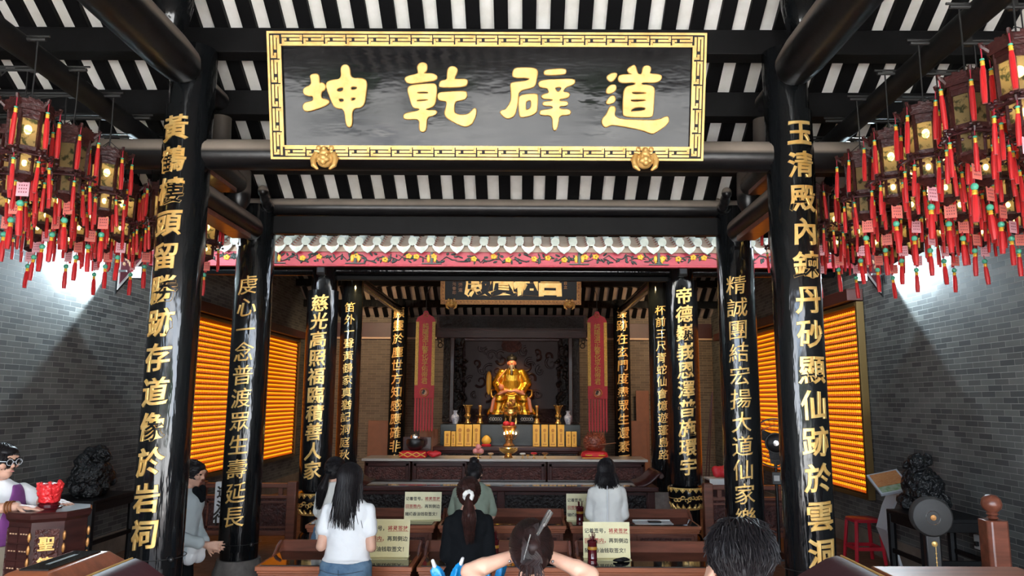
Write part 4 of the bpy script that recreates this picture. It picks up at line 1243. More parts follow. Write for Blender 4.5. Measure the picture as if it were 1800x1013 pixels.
stand('rock_stand', 'black wooden stand under the scholar rock by the left wall', (-3.98, 7.5, 0), .52, .8, .77)
rock('scholar_rock', 'jagged black scholar rock on a black stand against the left brick wall', (-3.98, 7.5, .765), .40, .62, .42, 4)
stand('rock_stand', 'black wooden stand under the scholar rock, behind the small fan on the right', (3.93, 6.75, 0), .60, .62, .74)
rock('scholar_rock', 'jagged black scholar rock on a black stand against the right brick wall', (3.93, 6.95, .735), .40, .5, .46, 8)

# information lectern, stool, fans
t = thing('info_lectern', 'white curved lectern with an orange picture board, by the right wall', 'lectern', (4.03, 7.75, 0))
b = MB()
prof = [(.02, 0), (-.03, .2), (-.12, .45), (-.05, .66), (.05, .86)]
for i in range(len(prof) - 1):
    (a, z0), (c, z1) = prof[i], prof[i + 1]
    vs = []
    for yy in (-.11, .11):
        vs += [(a - .012, yy, z0), (a + .012, yy, z0), (c + .012, yy, z1), (c - .012, yy, z1)]
    b.add(vs, [(0, 1, 2, 3), (7, 6, 5, 4), (0, 4, 5, 1), (1, 5, 6, 2), (2, 6, 7, 3), (3, 7, 4, 0)])
b.box(-.12, .14, -.14, .14, 0, .02)
b.build('curved_post', M['white_panel'], t)
MM = Matrix.Translation((-.03, -.02, .905)) @ Matrix.Rotation(R(28), 4, 'X') @ Matrix.Rotation(R(-14), 4, 'Y')
b = MB(); b.box(-.155, .155, -.17, .17, -.012, .012, 0, MM); b.build('board', M['white_panel'], t)
b = MB(); b.box(-.135, .135, -.06, .15, .011, .016, 0, MM); b.build('orange_picture', mat('orange_print', (.62, .18, .03), .4, col2=(.8, .4, .15), vscale=30, stretch=(1, 6, 1)), t)
b = MB(); b.box(-.135, .135, -.15, -.065, .011, .016, 0, MM); b.build('green_caption', mat('green_print', (.20, .36, .12), .4, col2=(.55, .6, .45), vscale=20), t)

t = thing('stool', 'red plastic stool on the floor behind the right front column', 'stool', (3.98, 8.35, 0))
b = MB(); b.rings([(0, 0, .43, .145, .145), (0, 0, .455, .15, .15), (0, 0, .465, .14, .14)], 24, power=5); b.build('seat', M['red_plastic'], t)
for x in (-1, 1):
    for y in (-1, 1):
        b = MB(); b.bar((x * .12, y * .12, .44), (x * .155, y * .155, 0), .035, .03); b.build('leg', M['red_plastic'], t, bevel=.004)
b = MB()
for y in (-.142, .142): b.bar((-.14, y, .16), (.14, y, .16), .02, .035)
for x in (-.142, .142): b.bar((x, -.14, .16), (x, .14, .16), .02, .035)
b.build('stretcher', M['red_plastic'], t)


def pedestal_fan(label, loc, rz, h, r, cover, panel):
    t = thing('pedestal_fan', label, 'fan', loc, rz)
    b = MB(); b.lathe([(.19, 0), (.19, .02), (.06, .045), (.03, .06)], 28); b.build('base', M['black_plastic'], t)
    b = MB(); b.tube([(0, .03, .05), (0, .03, h - .12)], .018, 12); b.build('pole', M['black_plastic'], t)
    if panel:
        b = MB(); b.box(-.055, .055, -.03, .05, .32, h - .1); b.build('control_box', M['black_plastic'], t, bevel=.012)
        b = MB(); b.box(.010, .014, -.034, -.028, h - .42, h - .2); b.ell((0.006, -.032, h - .2), (.022, .006, .022), 14, 8)
        for k in range(5): b.ell((.012, -.032, h - .27 - k * .032), (.006, .004, .008), 8, 6)
        b.build('gold_buttons', M['gold'], t)
    Mx = Matrix.Translation((0, 0, h)) @ Matrix.Rotation(R(90), 4, 'X')
    b = MB(); b.lathe([(.05, -.14), (.075, -.10), (.08, -.04), (.05, 0)], 20, M=Mx); b.build('motor', M['black_plastic'], t)
    if cover:
        b = MB(); b.lathe([(.002, .075), (r * .5, .07), (r * .9, .055), (r, .03), (r, -.02), (r * .7, -.045), (.05, -.05)], 40, M=Mx); b.build('dust_cover', M['mesh_cover'], t)
        b = MB(); b.lathe([(.022, .074), (.02, .080), (.002, .082)], 20, M=Mx); b.build('badge', M['gold_dark'], t)
        b = MB(); b.torus((0, 0, .074), .05, .004, 28, 6, M=Mx); b.build('badge_ring', M['steel_light'], t)
    else:
        b = MB()
        for rr_, zz in ((r, .0), (r * .98, .035), (r * .98, -.035), (r * .7, .06), (r * .4, .075)):
            b.torus((0, 0, zz), rr_, .004 if rr_ < r else .007, 44, 5, M=Mx)
        for k in range(28):
            a = 2 * math.pi * k / 28
            b.tube([Mx @ Vector((rr_ * math.cos(a), rr_ * math.sin(a), zz)) for rr_, zz in ((.07, .078), (r * .6, .066), (r * .95, .038), (r, 0), (r * .95, -.038), (r * .5, -.06), (.08, -.06))], .0018, 4)
        b.build('wire_cage', M['black_plastic'], t)
        for k in range(3):
            a = 2 * math.pi * k / 3 + .5
            b = MB()
            pts = [(.05, -.05), (.10, -.07), (r * .85, -.05), (r * .92, .02), (r * .8, .07), (.10, .04), (.05, .03)]
            vs = [Mx @ (Matrix.Rotation(a, 4, 'Z') @ Vector((x, y, .014 + y * .3 + d))) for d in (-.003, .003) for x, y in pts]
            n_ = len(pts)
            b.add(vs, [tuple(range(n_ - 1, -1, -1)), tuple(range(n_, 2 * n_))] + [(i, (i + 1) % n_, (i + 1) % n_ + n_, i + n_) for i in range(n_)])
            b.build('blade', M['black_plastic'], t)
        b = MB(); b.lathe([(.115, .03), (.115, .06), (.08, .085), (.002, .09)], 28, M=Mx); b.build('hub_plate', M['black_plastic'], t)
        b = MB(); b.lathe([(.032, .088), (.030, .096), (.002, .098)], 20, M=Mx); b.build('badge', M['steel_light'], t)
        b = MB(); b.box(-.03, .03, -.022, -.016, h - .42, h - .36); b.build('speed_label', M['white_plastic'], t)
        b = MB(); b.box(-.05, .05, -.018, .05, h - .46, h - .32); b.build('switch_box', M['black_plastic'], t, bevel=.006)
    return t


pedestal_fan('small black pedestal fan under a round grey dust cover, front right by the brick wall', (3.42, 5.9, 0), R(-14), .845, .150, True, True)
pedestal_fan('tall black pedestal fan with bare wire cage in front of the right orange lamp wall', (3.13, 8.55, 0), R(-12), 1.25, .27, False, False)
t = thing('wall_socket', 'white socket box with a black plug low on the right brick wall', 'socket', (4.295, 6.75, .44))
b = MB(); b.box(-.03, 0, -.05, .05, 0, .12); b.build('box', M['white_plastic'], t, bevel=.004)
b = MB(); b.box(-.06, -.03, -.03, .0, .03, .07); b.build('plug', M['black_plastic'], t, bevel=.004)

# carved balustrades between the third columns and the aisles
for s, nm in ((-1, 'left'), (1, 'right')):
    t = thing('balustrade', 'dark carved wooden balustrade from the %s bowl-footed column out into the aisle' % nm, 'railing', (s * 2.95, 9.2, 0))
    xa, xb = -.45, .60    # inner to outer (mirrored)
    def bx(mb, a, c, y0, y1, z0, z1): mb.box(*sorted((s * a, s * c)), y0, y1, z0, z1)
    b = MB(); bx(b, xa, xb, -.035, .035, .655, .71); bx(b, xa, xb, -.03, .03, .53, .57); bx(b, xa, xb, -.03, .03, .10, .16)
    b.build('rails', M['redwood'], t, bevel=.008)
    b = MB(); bx(b, xa, xb, -.016, .016, .16, .53); b.build('carved_panel', M['carved'], t)
    for a, c in ((xa + .03, xa + .5), (xa + .56, xb - .03)):
        b = MB(); bx(b, a, c, -.026, -.016, .19, .21); bx(b, a, c, -.026, -.016, .48, .50); bx(b, a, a + .02, -.026, -.016, .19, .50); bx(b, c - .02, c, -.026, -.016, .19, .50)
        b.build('panel_moulding', M['redwood'], t)
        b = MB(); b.lathe([(.002, 0), (.11, 0), (.11, .014), (.09, .02), (.06, .016), (.002, .024)], 28, M=Matrix.Translation((s * (a + c) / 2, -.016, .345)) @ Matrix.Rotation(R(90), 4, 'X')); b.build('carved_roundel', M['carved'], t)
    for a in (xa + .12, xa + .5, xb - .2):
        b = MB(); bx(b, a, a + .05, -.02, .02, .57, .655); b.build('baluster', M['redwood'], t)
    for a in (xa - .05, xb):
        b = MB(); bx(b, a, a + .11, -.055, .055, 0, .73); b.lathe([(.03, .73), (.045, .745), (.03, .76), (.055, .79), (.062, .825), (.045, .865), (.005, .885)], 20, (s * (a + .055), 0, 0)) if a > 0 else None
        b.build('newel_post', M['redwood'], t, bevel=.008)
t = thing('newel_post', 'red-brown newel post with a polished ball finial in the right foreground', 'post', (3.10, 4.6, 0))
b = MB(); b.prism([(-.045, -.065), (.045, -.065), (.065, -.045), (.065, .045), (.045, .065), (-.045, .065), (-.065, .045), (-.065, -.045)], 0, 1.02, 'z'); b.build('shaft', M['redwood'], t, bevel=.006)
b = MB(); b.lathe([(.02, 1.02), (.034, 1.03), (.022, 1.042), (.034, 1.052), (.026, 1.062), (.05, 1.085), (.058, 1.11), (.05, 1.142), (.03, 1.162), (.003, 1.168)], 28); b.build('ball_finial', M['redwood'], t)
t = thing('printed_towel', 'white towel printed with dark script hanging over the left balustrade', 'towel', (-3.32, 9.155, .25))
b = MB(); b.box(-.10, .10, -.012, -.004, 0, .47); b.box(-.10, .10, -.012, .09, .465, .475); b.box(-.10, .10, .082, .09, .2, .47); b.build('cloth', M['shirt_white'], t, bevel=.003)
b = MB(); write_flat(b, '道法', .0, .36, .15, .17, -.0145, horizontal=False); write_flat(b, '行', -.02, .06, .17, .1, -.0145); b.build('print', M['ink'], t)
t = thing('cabinet', 'small dark cabinet with white cloth and red bundle behind the right balustrade', 'cabinet', (2.86, 9.75, 0))
b = MB(); b.box(-.22, .22, -.15, .15, 0, .72); b.build('body', M['darkwood'], t, bevel=.01)
b = MB(); b.box(-.23, .23, -.16, .16, .72, .74); b.box(-.23, .23, -.165, -.155, .62, .74); b.build('white_cloth', M['shirt_cream'], t)
tb = MB(); q_ = random.Random(9)
for k in range(10): tb.ell((q_.uniform(-.09, .09), q_.uniform(-.06, .06), q_.uniform(.03, .12)), (.06, .05, .05), 8, 6)
tag(tb.blob('cloth_bundle', M['red_cloth'], None, .012, 2, loc=(2.82, 9.75, .755)), 'red cloth bundle on the white cloth of the small cabinet behind right balustrade', 'bundle')
for k, (a, c) in enumerate((((2.70, 9.9, .74), (2.80, 9.98, 1.83)), ((2.66, 9.9, .74), (2.79, 9.98, 1.80)))):
    b = MB(); b.tube([a, c], .008, 8); o = b.build('pole', M['red_paint']); tag(o, 'thin dark red pole leaning behind the right balustrade, %s of the pair' % ('right' if k == 0 else 'left'), 'pole', 'leaning red poles')
# ================================================================== PRAYER DESKS, ALTAR
def carving(mb, x0, x1, z0, z1, y, seed, mi=0, r=.008, n=None):
    """scrolling foliage relief on a panel facing -y"""
    q = random.Random(seed)
    h = z1 - z0; n = n or max(4, int((x1 - x0) / h * 2.6))
    for k in range(n):
        cx = x0 + (k + .5) / n * (x1 - x0) + q.uniform(-.1, .1) * h; rad = q.uniform(.20, .34) * h
        cz = z0 + h * (.5 + .16 * (1 if k % 2 else -1)); a0 = q.uniform(0, 6.28); d = 1 if k % 2 else -1
        rad = min(rad, cx - x0, x1 - cx, cz - z0, z1 - cz)
        if rad < .015: continue
        mb.tube([(cx + rad * (1 - i / 12) * math.cos(a0 + d * i * .62), y, cz + rad * (1 - i / 12) * math.sin(a0 + d * i * .62)) for i in range(11)], [r * (1 - i / 16) for i in range(11)], 5, mi)
        for j in range(2):
            a = q.uniform(0, 6.28)
            px = min(max(cx + rad * 1.15 * math.cos(a), x0 + .02), x1 - .02); pz = min(max(cz + rad * 1.15 * math.sin(a), z0 + .015), z1 - .015)
            mb.ell((px, y, pz), (r * 2.4, r * 1.1, r * 1.3), 6, 5, mi, rot=(0, q.uniform(0, 3), 0))


def desk(x0, x1, y0, y1, zt, label, grp):
    w_, d_ = x1 - x0, y1 - y0
    t = thing('prayer_desk', label, 'desk', ((x0 + x1) / 2, (y0 + y1) / 2, 0), group=grp)
    hx, hy = w_ / 2 - .006, d_ / 2
    b = MB(); b.box(-hx, hx, -hy, hy, zt - .035, zt); b.build('top', M['redwood_light'], t, bevel=.006)
    b = MB(); b.box(-hx + .03, hx - .03, -hy + .02, hy - .03, zt, zt + .006); b.build('glass_sheet', M['glass_top'], t, bevel=.002)
    b = MB(); b.add([(-hx, hy - .03, zt), (hx, hy - .03, zt), (hx, hy, zt), (-hx, hy, zt), (-hx + .02, hy + .012, zt + .085), (hx - .02, hy + .012, zt + .085), (hx - .02, hy + .035, zt + .085), (-hx + .02, hy + .035, zt + .085)],
                    [(0, 1, 5, 4), (1, 2, 6, 5), (2, 3, 7, 6), (3, 0, 4, 7), (4, 5, 6, 7), (0, 3, 2, 1)]); b.build('back_board', M['redwood'], t, bevel=.004)
    for s in (-1, 1):
        b = MB(); b.tube([(s * (hx - .012), hy - .02, zt + .08), (s * (hx - .012), hy - .10, zt + .05), (s * (hx - .012), hy - .16, zt + .012), (s * (hx - .012), hy - .2, zt + .004)], [.014, .014, .012, .006], 8); b.build('end_scroll', M['redwood'], t)
    b = MB(); b.box(-hx + .03, hx - .03, -hy + .05, hy - .03, .10, zt - .035); b.build('carcass', M['redwood'], t, bevel=.004)
    b = MB(); b.box(-hx + .01, hx - .01, -hy + .02, -hy + .05, zt - .055, zt - .035); b.box(-hx + .015, hx - .015, -hy + .03, -hy + .055, zt - .075, zt - .055); b.build('cornice', M['redwood_light'], t, bevel=.004)
    n = 2
    pw = (2 * hx - .10) / n
    for k in range(n):
        a = -hx + .05 + k * pw + .015; c = a + pw - .03
        dr = MB(); dr.box(a, c, -hy + .032, -hy + .052, zt - .245, zt - .09); d = dr.build('drawer', M['redwood'], t, bevel=.006)
        b = MB(); b.box(a + .03, c - .03, -hy + .028, -hy + .034, zt - .22, zt - .115); carving(b, a + .04, c - .04, zt - .215, zt - .12, -hy + .028, int(a * 100), r=.005); b.build('carved_inlay', M['carved'], d)
    for sx in (-1, 1):
        for sy in (-1, 1):
            b = MB(); b.tube([(sx * (hx - .04), sy * (hy - .05), .12), (sx * (hx - .03), sy * (hy - .045), .05), (sx * (hx - .035), sy * (hy - .05), 0)], [.035, .026, .032], 10); b.build('leg', M['redwood'], t)
    return t


GD = 'prayer desks in two rows'
desk(-1.70, -.53, 5.68, 6.25, .5, 'brown prayer desk with glass top, front row, left, before the woman in jeans', GD)
desk(-.51, .67, 5.68, 6.25, .5, 'brown prayer desk with glass top, front row, middle, before the ponytailed woman in black', GD)
desk(.69, 1.87, 5.68, 6.25, .5, 'brown prayer desk with glass top, front row, right, holding moon blocks and notice', GD)
desk(-1.86, -.58, 7.5, 8.05, .5, 'brown prayer desk of the rear row at left, with a yellow notice on it', GD)
desk(-.56, .71, 7.5, 8.05, .5, 'brown prayer desk of the rear row in the middle, before the green-shirted worshipper', GD)
desk(.73, 2.03, 7.5, 8.05, .5, 'brown prayer desk of the rear row at right, with a white tray on it', GD)


def notice(x, y, z, w_, label, rz=0):
    h = w_ * .74
    t = thing('notice_stand', label, 'notice', (x, y, z), rz, 'yellow fortune stick notices on the desks')
    tl = R(-8)
    Mx = Matrix.Rotation(tl, 4, 'X')
    b = MB(); b.box(-w_ / 2, w_ / 2, 0, .004, 0, h, 0, Mx); b.build('card', M['paper_yellow'], t, smooth=False)
    b = MB(); b.box(-w_ / 2, w_ / 2, -.07, .08, -.0, .004); b.build('foot', M['paper_yellow'], t, smooth=False)
    s = w_ / 9.6
    lines = (('记着签号，', '将灵签放', 0), ('回签筒内，', '再到侧边', 1), ('随缘香油', '钱取签文！', 2))
    bi = MB(); br = MB()
    for a, c, k in lines:
        z0 = h * (.76 - .27 * k); x0 = -w_ / 2 + s * .75
        write_flat(br if k == 1 else bi, a, x0, z0, s * .98, s, -.002, bold=.012, depth=.006)
        write_flat(br if k == 0 else bi, c, x0 + len(a) * s, z0, s * .98, s, -.002, bold=.012, depth=.006)
        if k == 0: br.box(x0 + 4.6 * s, x0 + 8.6 * s, -.0035, -.001, z0 - s * .62, z0 - s * .56)
        if k == 1: br.box(x0 - .4 * s, x0 + 3.6 * s, -.0035, -.001, z0 - s * .62, z0 - s * .56)
    for mb, nme, m_ in ((bi, 'dark_text', M['ink']), (br, 'red_text', M['ink_red'])):
        mb.v = [tuple(Mx @ Vector(v)) for v in mb.v]
        mb.build(nme, m_, t, smooth=False)
    return t


notice(-.80, 5.98, .506, .385, 'yellow notice card on the front left desk, partly behind the woman in jeans')
notice(.93, 5.98, .506, .365, 'yellow notice card on the front right desk with a maroon tube before it')
notice(-.745, 7.78, .506, .375, 'yellow notice card on the rear left desk, fully visible')
notice(.90, 7.78, .506, .36, 'yellow notice card on the rear right desk, half hidden by the white blouse')


def stick_tube(x, y, z, label, seed):
    t = thing('fortune_stick_tube', label, 'stick tube', (x, y, z), 0, 'maroon tubes of fortune sticks')
    b = MB(); b.lathe([(.034, 0), (.038, .004), (.038, .012), (.035, .016), (.035, .035), (.037, .038), (.035, .042), (.035, .15), (.038, .154), (.038, .166), (.034, .17), (.030, .168), (.030, .06), (.002, .06)], 24); b.build('tube', M['maroon'], t)
    q = random.Random(seed)
    for k in range(9):
        a = q.uniform(0, 6.28); r = q.uniform(.004, .022)
        b = MB(); b.bar((r * math.cos(a) * .4, r * math.sin(a) * .4, .065), (r * math.cos(a) * 1.2, r * math.sin(a) * 1.2, q.uniform(.2, .235)), .007, .003); b.build('stick', M['maroon'], t, smooth=False)
    b = MB(); b.lathe([(.0358, .105), (.0362, .107), (.0362, .125), (.0358, .127)], 24); b.build('gold_label', mat('gold_label', (.42, .2, .02), .4), t)
    return t


stick_tube(.80, 5.79, .506, 'maroon fortune stick tube before the notice on the front right desk', 1)
stick_tube(.84, 7.56, .506, 'maroon fortune stick tube before the notice on the rear right desk', 2)
stick_tube(.06, 5.83, .506, 'maroon fortune stick tube beside the ponytailed woman in black', 3)
t = thing('moon_blocks', 'pair of dark crescent moon blocks on the front right desk', 'moon blocks', (1.01, 5.86, .506))
for k, (dx, dy) in enumerate(((0, 0), (.035, .03))):
    b = MB(); b.tube([(-.045 + dx, dy, .010), (-.025 + dx, dy - .016, .016), (dx, dy - .02, .018), (.025 + dx, dy - .016, .016), (.045 + dx, dy, .010)], [.006, .013, .016, .013, .006], 10); b.build('block', M['black_wood'], t)
t = thing('tray', 'white paper tray with a black phone on the rear right desk', 'tray', (1.58, 7.69, .506))
b = MB(); b.box(-.19, .19, -.10, .10, 0, .004); b.box(-.19, .19, .096, .10, 0, .015); b.build('sheet', M['white_plastic'], t)
b = MB(); b.box(-.05, .08, -.05, .03, .004, .016); tag(b.build('phone', M['black_plastic'], None, bevel=.005, loc=(1.58, 7.69, .507)), 'black phone lying on the white paper tray', 'phone')

# long altar table
t = thing('altar_table', 'long dark glossy altar table with scrolled ends behind the rear desks', 'table', (0, 9.9, 0))
b = MB(); b.box(-1.97, 1.97, -.40, .40, .585, .645); b.build('top', M['darkwood'], t, bevel=.012)
b = MB(); b.box(-1.78, 1.78, -.36, .36, .645, .650); b.build('glass_sheet', M['glass_top'], t)
for s in (-1, 1):
    b = MB()
    pr = [(1.72, .648), (1.80, .66), (1.88, .70), (1.94, .755), (1.985, .80), (2.02, .805), (2.035, .775), (2.01, .75), (1.985, .765)]
    for i in range(len(pr) - 1):
        b.bar((s * pr[i][0], 0, pr[i][1]), (s * pr[i + 1][0], 0, pr[i + 1][1]), .72, .03, up=(0, 1, 0)) if False else None
    vs = []; fs = []
    for (x, z) in pr:
        for y in (-.38, .38):
            vs.append((s * x, y, z))
    for i in range(len(pr) - 1):
        fs.append((2 * i, 2 * i + 1, 2 * i + 3, 2 * i + 2))
    b.add(vs, fs)
    o = b.build('scrolled_end', M['darkwood'], t); so = o.modifiers.new('thick', 'SOLIDIFY'); so.thickness = .028; so.offset = 0
    b = MB(); b.tube([(s * 2.012, -.39, .778), (s * 2.012, .39, .778)], .026, 14); b.build('scroll_roll', M['darkwood'], t)
for k, (a, c) in enumerate(((-1.85, -.96), (-.90, -.02), (.02, .90), (.96, 1.85))):
    b = MB(); b.box(a, c, -.36, -.33, .30, .585); carving(b, a + .04, c - .04, .32, .56, -.362, k + 3); b.build('carved_apron', M['carved_black'], t, bevel=.004)
    b = MB(); b.box(a, c, -.372, -.362, .545, .575); b.box(a, c, -.372, -.362, .30, .32); b.box(a, a + .03, -.372, -.362, .30, .58); b.box(c - .03, c, -.372, -.362, .30, .58); b.build('apron_moulding', M['darkwood'], t)
for x in (-1.88, -.93, 0, .93, 1.88):
    for y in (-.34, .34):
        b = MB(); b.box(x - .045, x + .045, y - .04, y + .04, 0, .585); b.build('leg', M['darkwood'], t, bevel=.006)

# pale topped counter in four units
for k, (a, c, nm) in enumerate(((-2.12, -1.42, 'leftmost'), (-1.40, -.57, 'second from left'), (-.55, .62, 'third from left'), (.64, 2.12, 'rightmost'))):
    t = thing('counter_unit', 'carved rosewood counter unit under the pale stone top, %s of four' % nm, 'counter', ((a + c) / 2, 11.7, .15), group='counter units before the altar')
    h = (c - a) / 2 - .004
    b = MB(); b.box(-h, h, -.28, .30, 0, .645); b.build('body', M['darkwood'], t, bevel=.006)
    b = MB(); b.box(-h + .07, h - .07, -.290, -.278, .30, .56); carving(b, -h + .08, h - .08, .31, .55, -.291, k + 20); b.build('carved_panel', M['carved'], t)
    b = MB()
    for z0, z1 in ((.24, .29), (.57, .62)): b.box(-h + .02, h - .02, -.305, -.28, z0, z1)
    for s in (-1, 1): b.box(*sorted((s * (h - .02), s * (h - .07))), -.305, -.28, .24, .62)
    b.build('moulding', M['darkwood'], t, bevel=.008)
b = MB(); b.box(-2.15, 2.15, 11.36, 12.05, .80, .838)
tag(b.build('stone_worktop', M['marble'], bevel=.006), 'long pale stone top across the carved counter units', 'worktop')
CT = .839

# things on the counter
t = thing('bell_cushion', 'red and yellow patterned cushion with a gold trim on the left end of the counter', 'cushion', (-1.40, 11.55, CT))
b = MB(); b.rings([(0, 0, 0, .19, .12), (0, 0, .03, .215, .135), (0, 0, .08, .21, .13), (0, 0, .105, .17, .10)], 28, power=4); b.build('cushion', M['red_cloth'], t)
b = MB()
for k in range(3):
    for s in (-1, 1):
        b.bar((-.2 + k * .133, -.135, .02 if s > 0 else .09), (-.067 + k * .133, -.135, .09 if s > 0 else .02), .012, .012)
b.build('yellow_lattice', M['yellow_box'], t)
t = thing('bowl_bell', 'dark polished bowl bell on the patterned cushion', 'bell', (-1.38, 11.55, CT + .107))
b = MB(); b.lathe([(.05, 0), (.10, .03), (.13, .08), (.135, .14), (.12, .17), (.115, .168), (.12, .12), (.002, .03)], 28); b.build('bowl', M['black_plastic'], t)
b = MB(); b.ell((0, .0, .19), (.075, .07, .075), 18, 12); b.build('steel_ball', M['steel_light'], t)
tag(MB().box(-.24, .20, -.02, .02, 0, .30).build('wooden_board', M['darkwood'], bevel=.005, loc=(-1.36, 11.80, CT)), 'dark board standing behind the bowl bell on the counter', 'board')
b = MB(); q_ = random.Random(6)
for k in range(12): b.ell((q_.uniform(-.09, .09), q_.uniform(-.05, .05), q_.uniform(.03, .08)), (.055, .05, .035), 8, 6)
tag(b.blob('cloth_bundle', M['red_cloth'], None, .012, 2, loc=(-1.08, 11.55, CT)), 'crumpled red cloth bundle on the counter right of the bowl bell', 'bundle')


def goblet(mb, h, r):
    mb.lathe([(r * .7, 0), (r * .7, h * .08), (r * .2, h * .2), (r * .18, h * .6), (r * .9, h * .85), (r, h), (r * .85, h * .97), (.002, h * .85)], 18)


t = thing('peach_dish', 'stack of pink peach buns on a small brass stem dish on the counter', 'offering', (-.41, 11.55, CT))
b = MB(); goblet(b, .07, .07); b.build('dish', M['brass'], t)
for p in ((-.042, 0, .10), (.042, 0, .10), (0, .04, .10), (0, 0, .165)):
    b = MB(); b.ell(p, (.045, .045, .044), 14, 10); b.build('bun', M['pink'], t)
for x, m_, lab, sc in ((-.22, 'cream_line', 'small brass cup with pale flower left of the brass bowl on the counter', 1), (.27, 'white_plastic', 'small cup with a white flower right of the brass bowl on the counter', 1), (.345, 'brass', 'tiny brass cup between the white and red flowers on the counter', .7), (.44, 'red_cloth', 'brass stem cup with a red flower on the counter', 1.1), (.61, 'brown_board', 'brass stem cup with a dull brown flower on the counter', 1.1)):
    t = thing('flower_cup', lab, 'offering', (x, 11.55, CT))
    b = MB(); goblet(b, .055 * sc, .03 * sc); b.build('cup', M['brass'], t)
    b = MB()
    b.ell((0, 0, .06 * sc), (.028 * sc, .028 * sc, .02 * sc), 8, 6)
    for k in range(6): b.ell((.026 * sc * math.cos(k), .026 * sc * math.sin(k), .065 * sc), (.02 * sc, .02 * sc, .014 * sc), 8, 6)
    b.build('flower', M[m_], t)
t = thing('brass_bowl', 'wide brass offering bowl on a foot at the middle of the counter', 'bowl', (.05, 11.6, CT))
b = MB(); b.lathe([(.065, 0), (.07, .01), (.05, .03), (.045, .05), (.10, .08), (.14, .11), (.15, .145), (.135, .145), (.09, .10), (.002, .08)], 32); b.build('bowl', M['brass'], t)
t = thing('wooden_fish', 'carved red-brown wooden fish drum on a red cushion at the right of the counter', 'drum', (1.37, 11.6, CT))
b = MB(); b.rings([(0, 0, 0, .19, .15), (0, 0, .04, .21, .17), (0, 0, .09, .19, .15), (0, 0, .11, .14, .11)], 28, power=3); b.build('cushion', M['red_cloth'], t)
b = MB()
for s in (-1, 1): b.torus((s * .10, -.155, .055), .045, .010, 20, 6, M=None)
b.box(-.2, .2, -.17, -.155, .01, .022); b.build('gold_trim', M['yellow_box'], t)
b = MB(); b.ell((0, 0, .24), (.17, .155, .155), 24, 16); b.torus((0, 0, 0), .158, .008, 30, 6, M=Matrix.Translation((0, 0, .22)) @ Matrix.Rotation(R(10), 4, 'X'))
b.ell((-.12, -.05, .31), (.03, .03, .03)); b.ell((.12, -.05, .31), (.03, .03, .03))
for k in range(70):
    a = -1.57 + ((k * .618) % 1 - .5) * 3.4; e = -.5 + 1.7 * k / 70
    b.ell((.168 * math.cos(e) * math.cos(a), .153 * math.cos(e) * math.sin(a), .24 + .153 * math.sin(e)), (.015, .013, .012), 6, 5)
b.build('fish_drum', mat('carved_fish_wood', (.22, .045, .02), .3, bump=.8, bscale=50, bdist=.01), t)
b = MB(); b.tube([(.02, -.12, .2), (.31, -.16, .24)], .008, 8); b.ell((.02, -.12, .2), .022); b.build('mallet', M['brown_board'], t)

# stepped altar stand
t = thing('altar_stand', 'dark carved altar stand behind the counter, carrying yellow boxes', 'altar', (0, 13.3, .15))
b = MB(); b.box(-1.27, 1.27, -.42, .6, .70, .775); b.box(-1.22, 1.22, -.39, .6, .665, .70); b.build('top', M['darkwood'], t, bevel=.01)
b = MB(); b.box(-1.2, 1.2, -.36, .6, 0, .665); b.build('body', M['darkwood'], t, bevel=.006)
b = MB(); b.box(-1.18, 1.18, -.375, -.36, .40, .655); carving(b, -1.15, 1.15, .52, .655, -.376, 7, r=.007); b.build('carved_frieze', M['carved_black'], t)
b = MB(); b.box(-1.18, 1.28, -.10, .6, .775, 1.14); b.build('granite_step', M['granite'], t, bevel=.006)
AZ = .926
GX = 'yellow blessing boxes on the altar stand'
for k, (x, w_, h_, lab) in enumerate(((-1.03, .105, .255, 'small yellow box at the far left of the altar stand'), (-.925, .075, .25, 'small narrow yellow box, second from left on the altar stand'), (-.812, .132, .37, 'tall yellow box, third from left on the altar stand'), (-.672, .128, .365, 'tall yellow box, fourth from left on the altar stand'), (-.532, .125, .37, 'tall yellow box next to the yellow fruit on the altar stand'),
                                      (.50, .115, .37, 'tall yellow box just right of the candle flames on the altar stand'), (.645, .115, .37, 'tall yellow box, second right of the candle flames on the altar stand'), (.785, .118, .37, 'tall yellow box, third right of the candle flames on the altar stand'), (.925, .115, .37, 'tall yellow box, fourth right of the candle flames on the altar stand'), (1.055, .085, .255, 'small yellow box, second from the right end of the altar stand'), (1.152, .085, .255, 'small yellow box at the far right of the altar stand'))):
    t = thing('blessing_box', lab, 'box', (x, 13.0, AZ), group=GX)
    b = MB(); b.box(-w_ / 2, w_ / 2, -.05, .05, 0, h_); b.build('box', M['yellow_box'], t, bevel=.004)
    b = MB(); b.ell((0, -.051, h_ * .74), (w_ * .22, .002, w_ * .26), 12, 8); b.box(-w_ * .12, w_ * .12, -.052, -.05, h_ * .2, h_ * .6); b.box(-w_ * .3, w_ * .3, -.052, -.05, h_ * .08, h_ * .13)
    b.build('printed_figure', M['box_print'], t)
t = thing('pomelo', 'yellow pomelo fruit on a red base on the altar stand', 'fruit', (-.36, 13.0, AZ))
b = MB(); b.lathe([(.08, 0), (.085, .03), (.07, .04)], 20); b.build('red_base', M['red_cloth'], t)
b = MB(); b.lathe([(.002, .03), (.06, .04), (.085, .09), (.075, .13), (.04, .17), (.015, .185), (.003, .187)], 20); b.build('fruit', M['yellow_box'], t)
GZ = .15 + 1.141


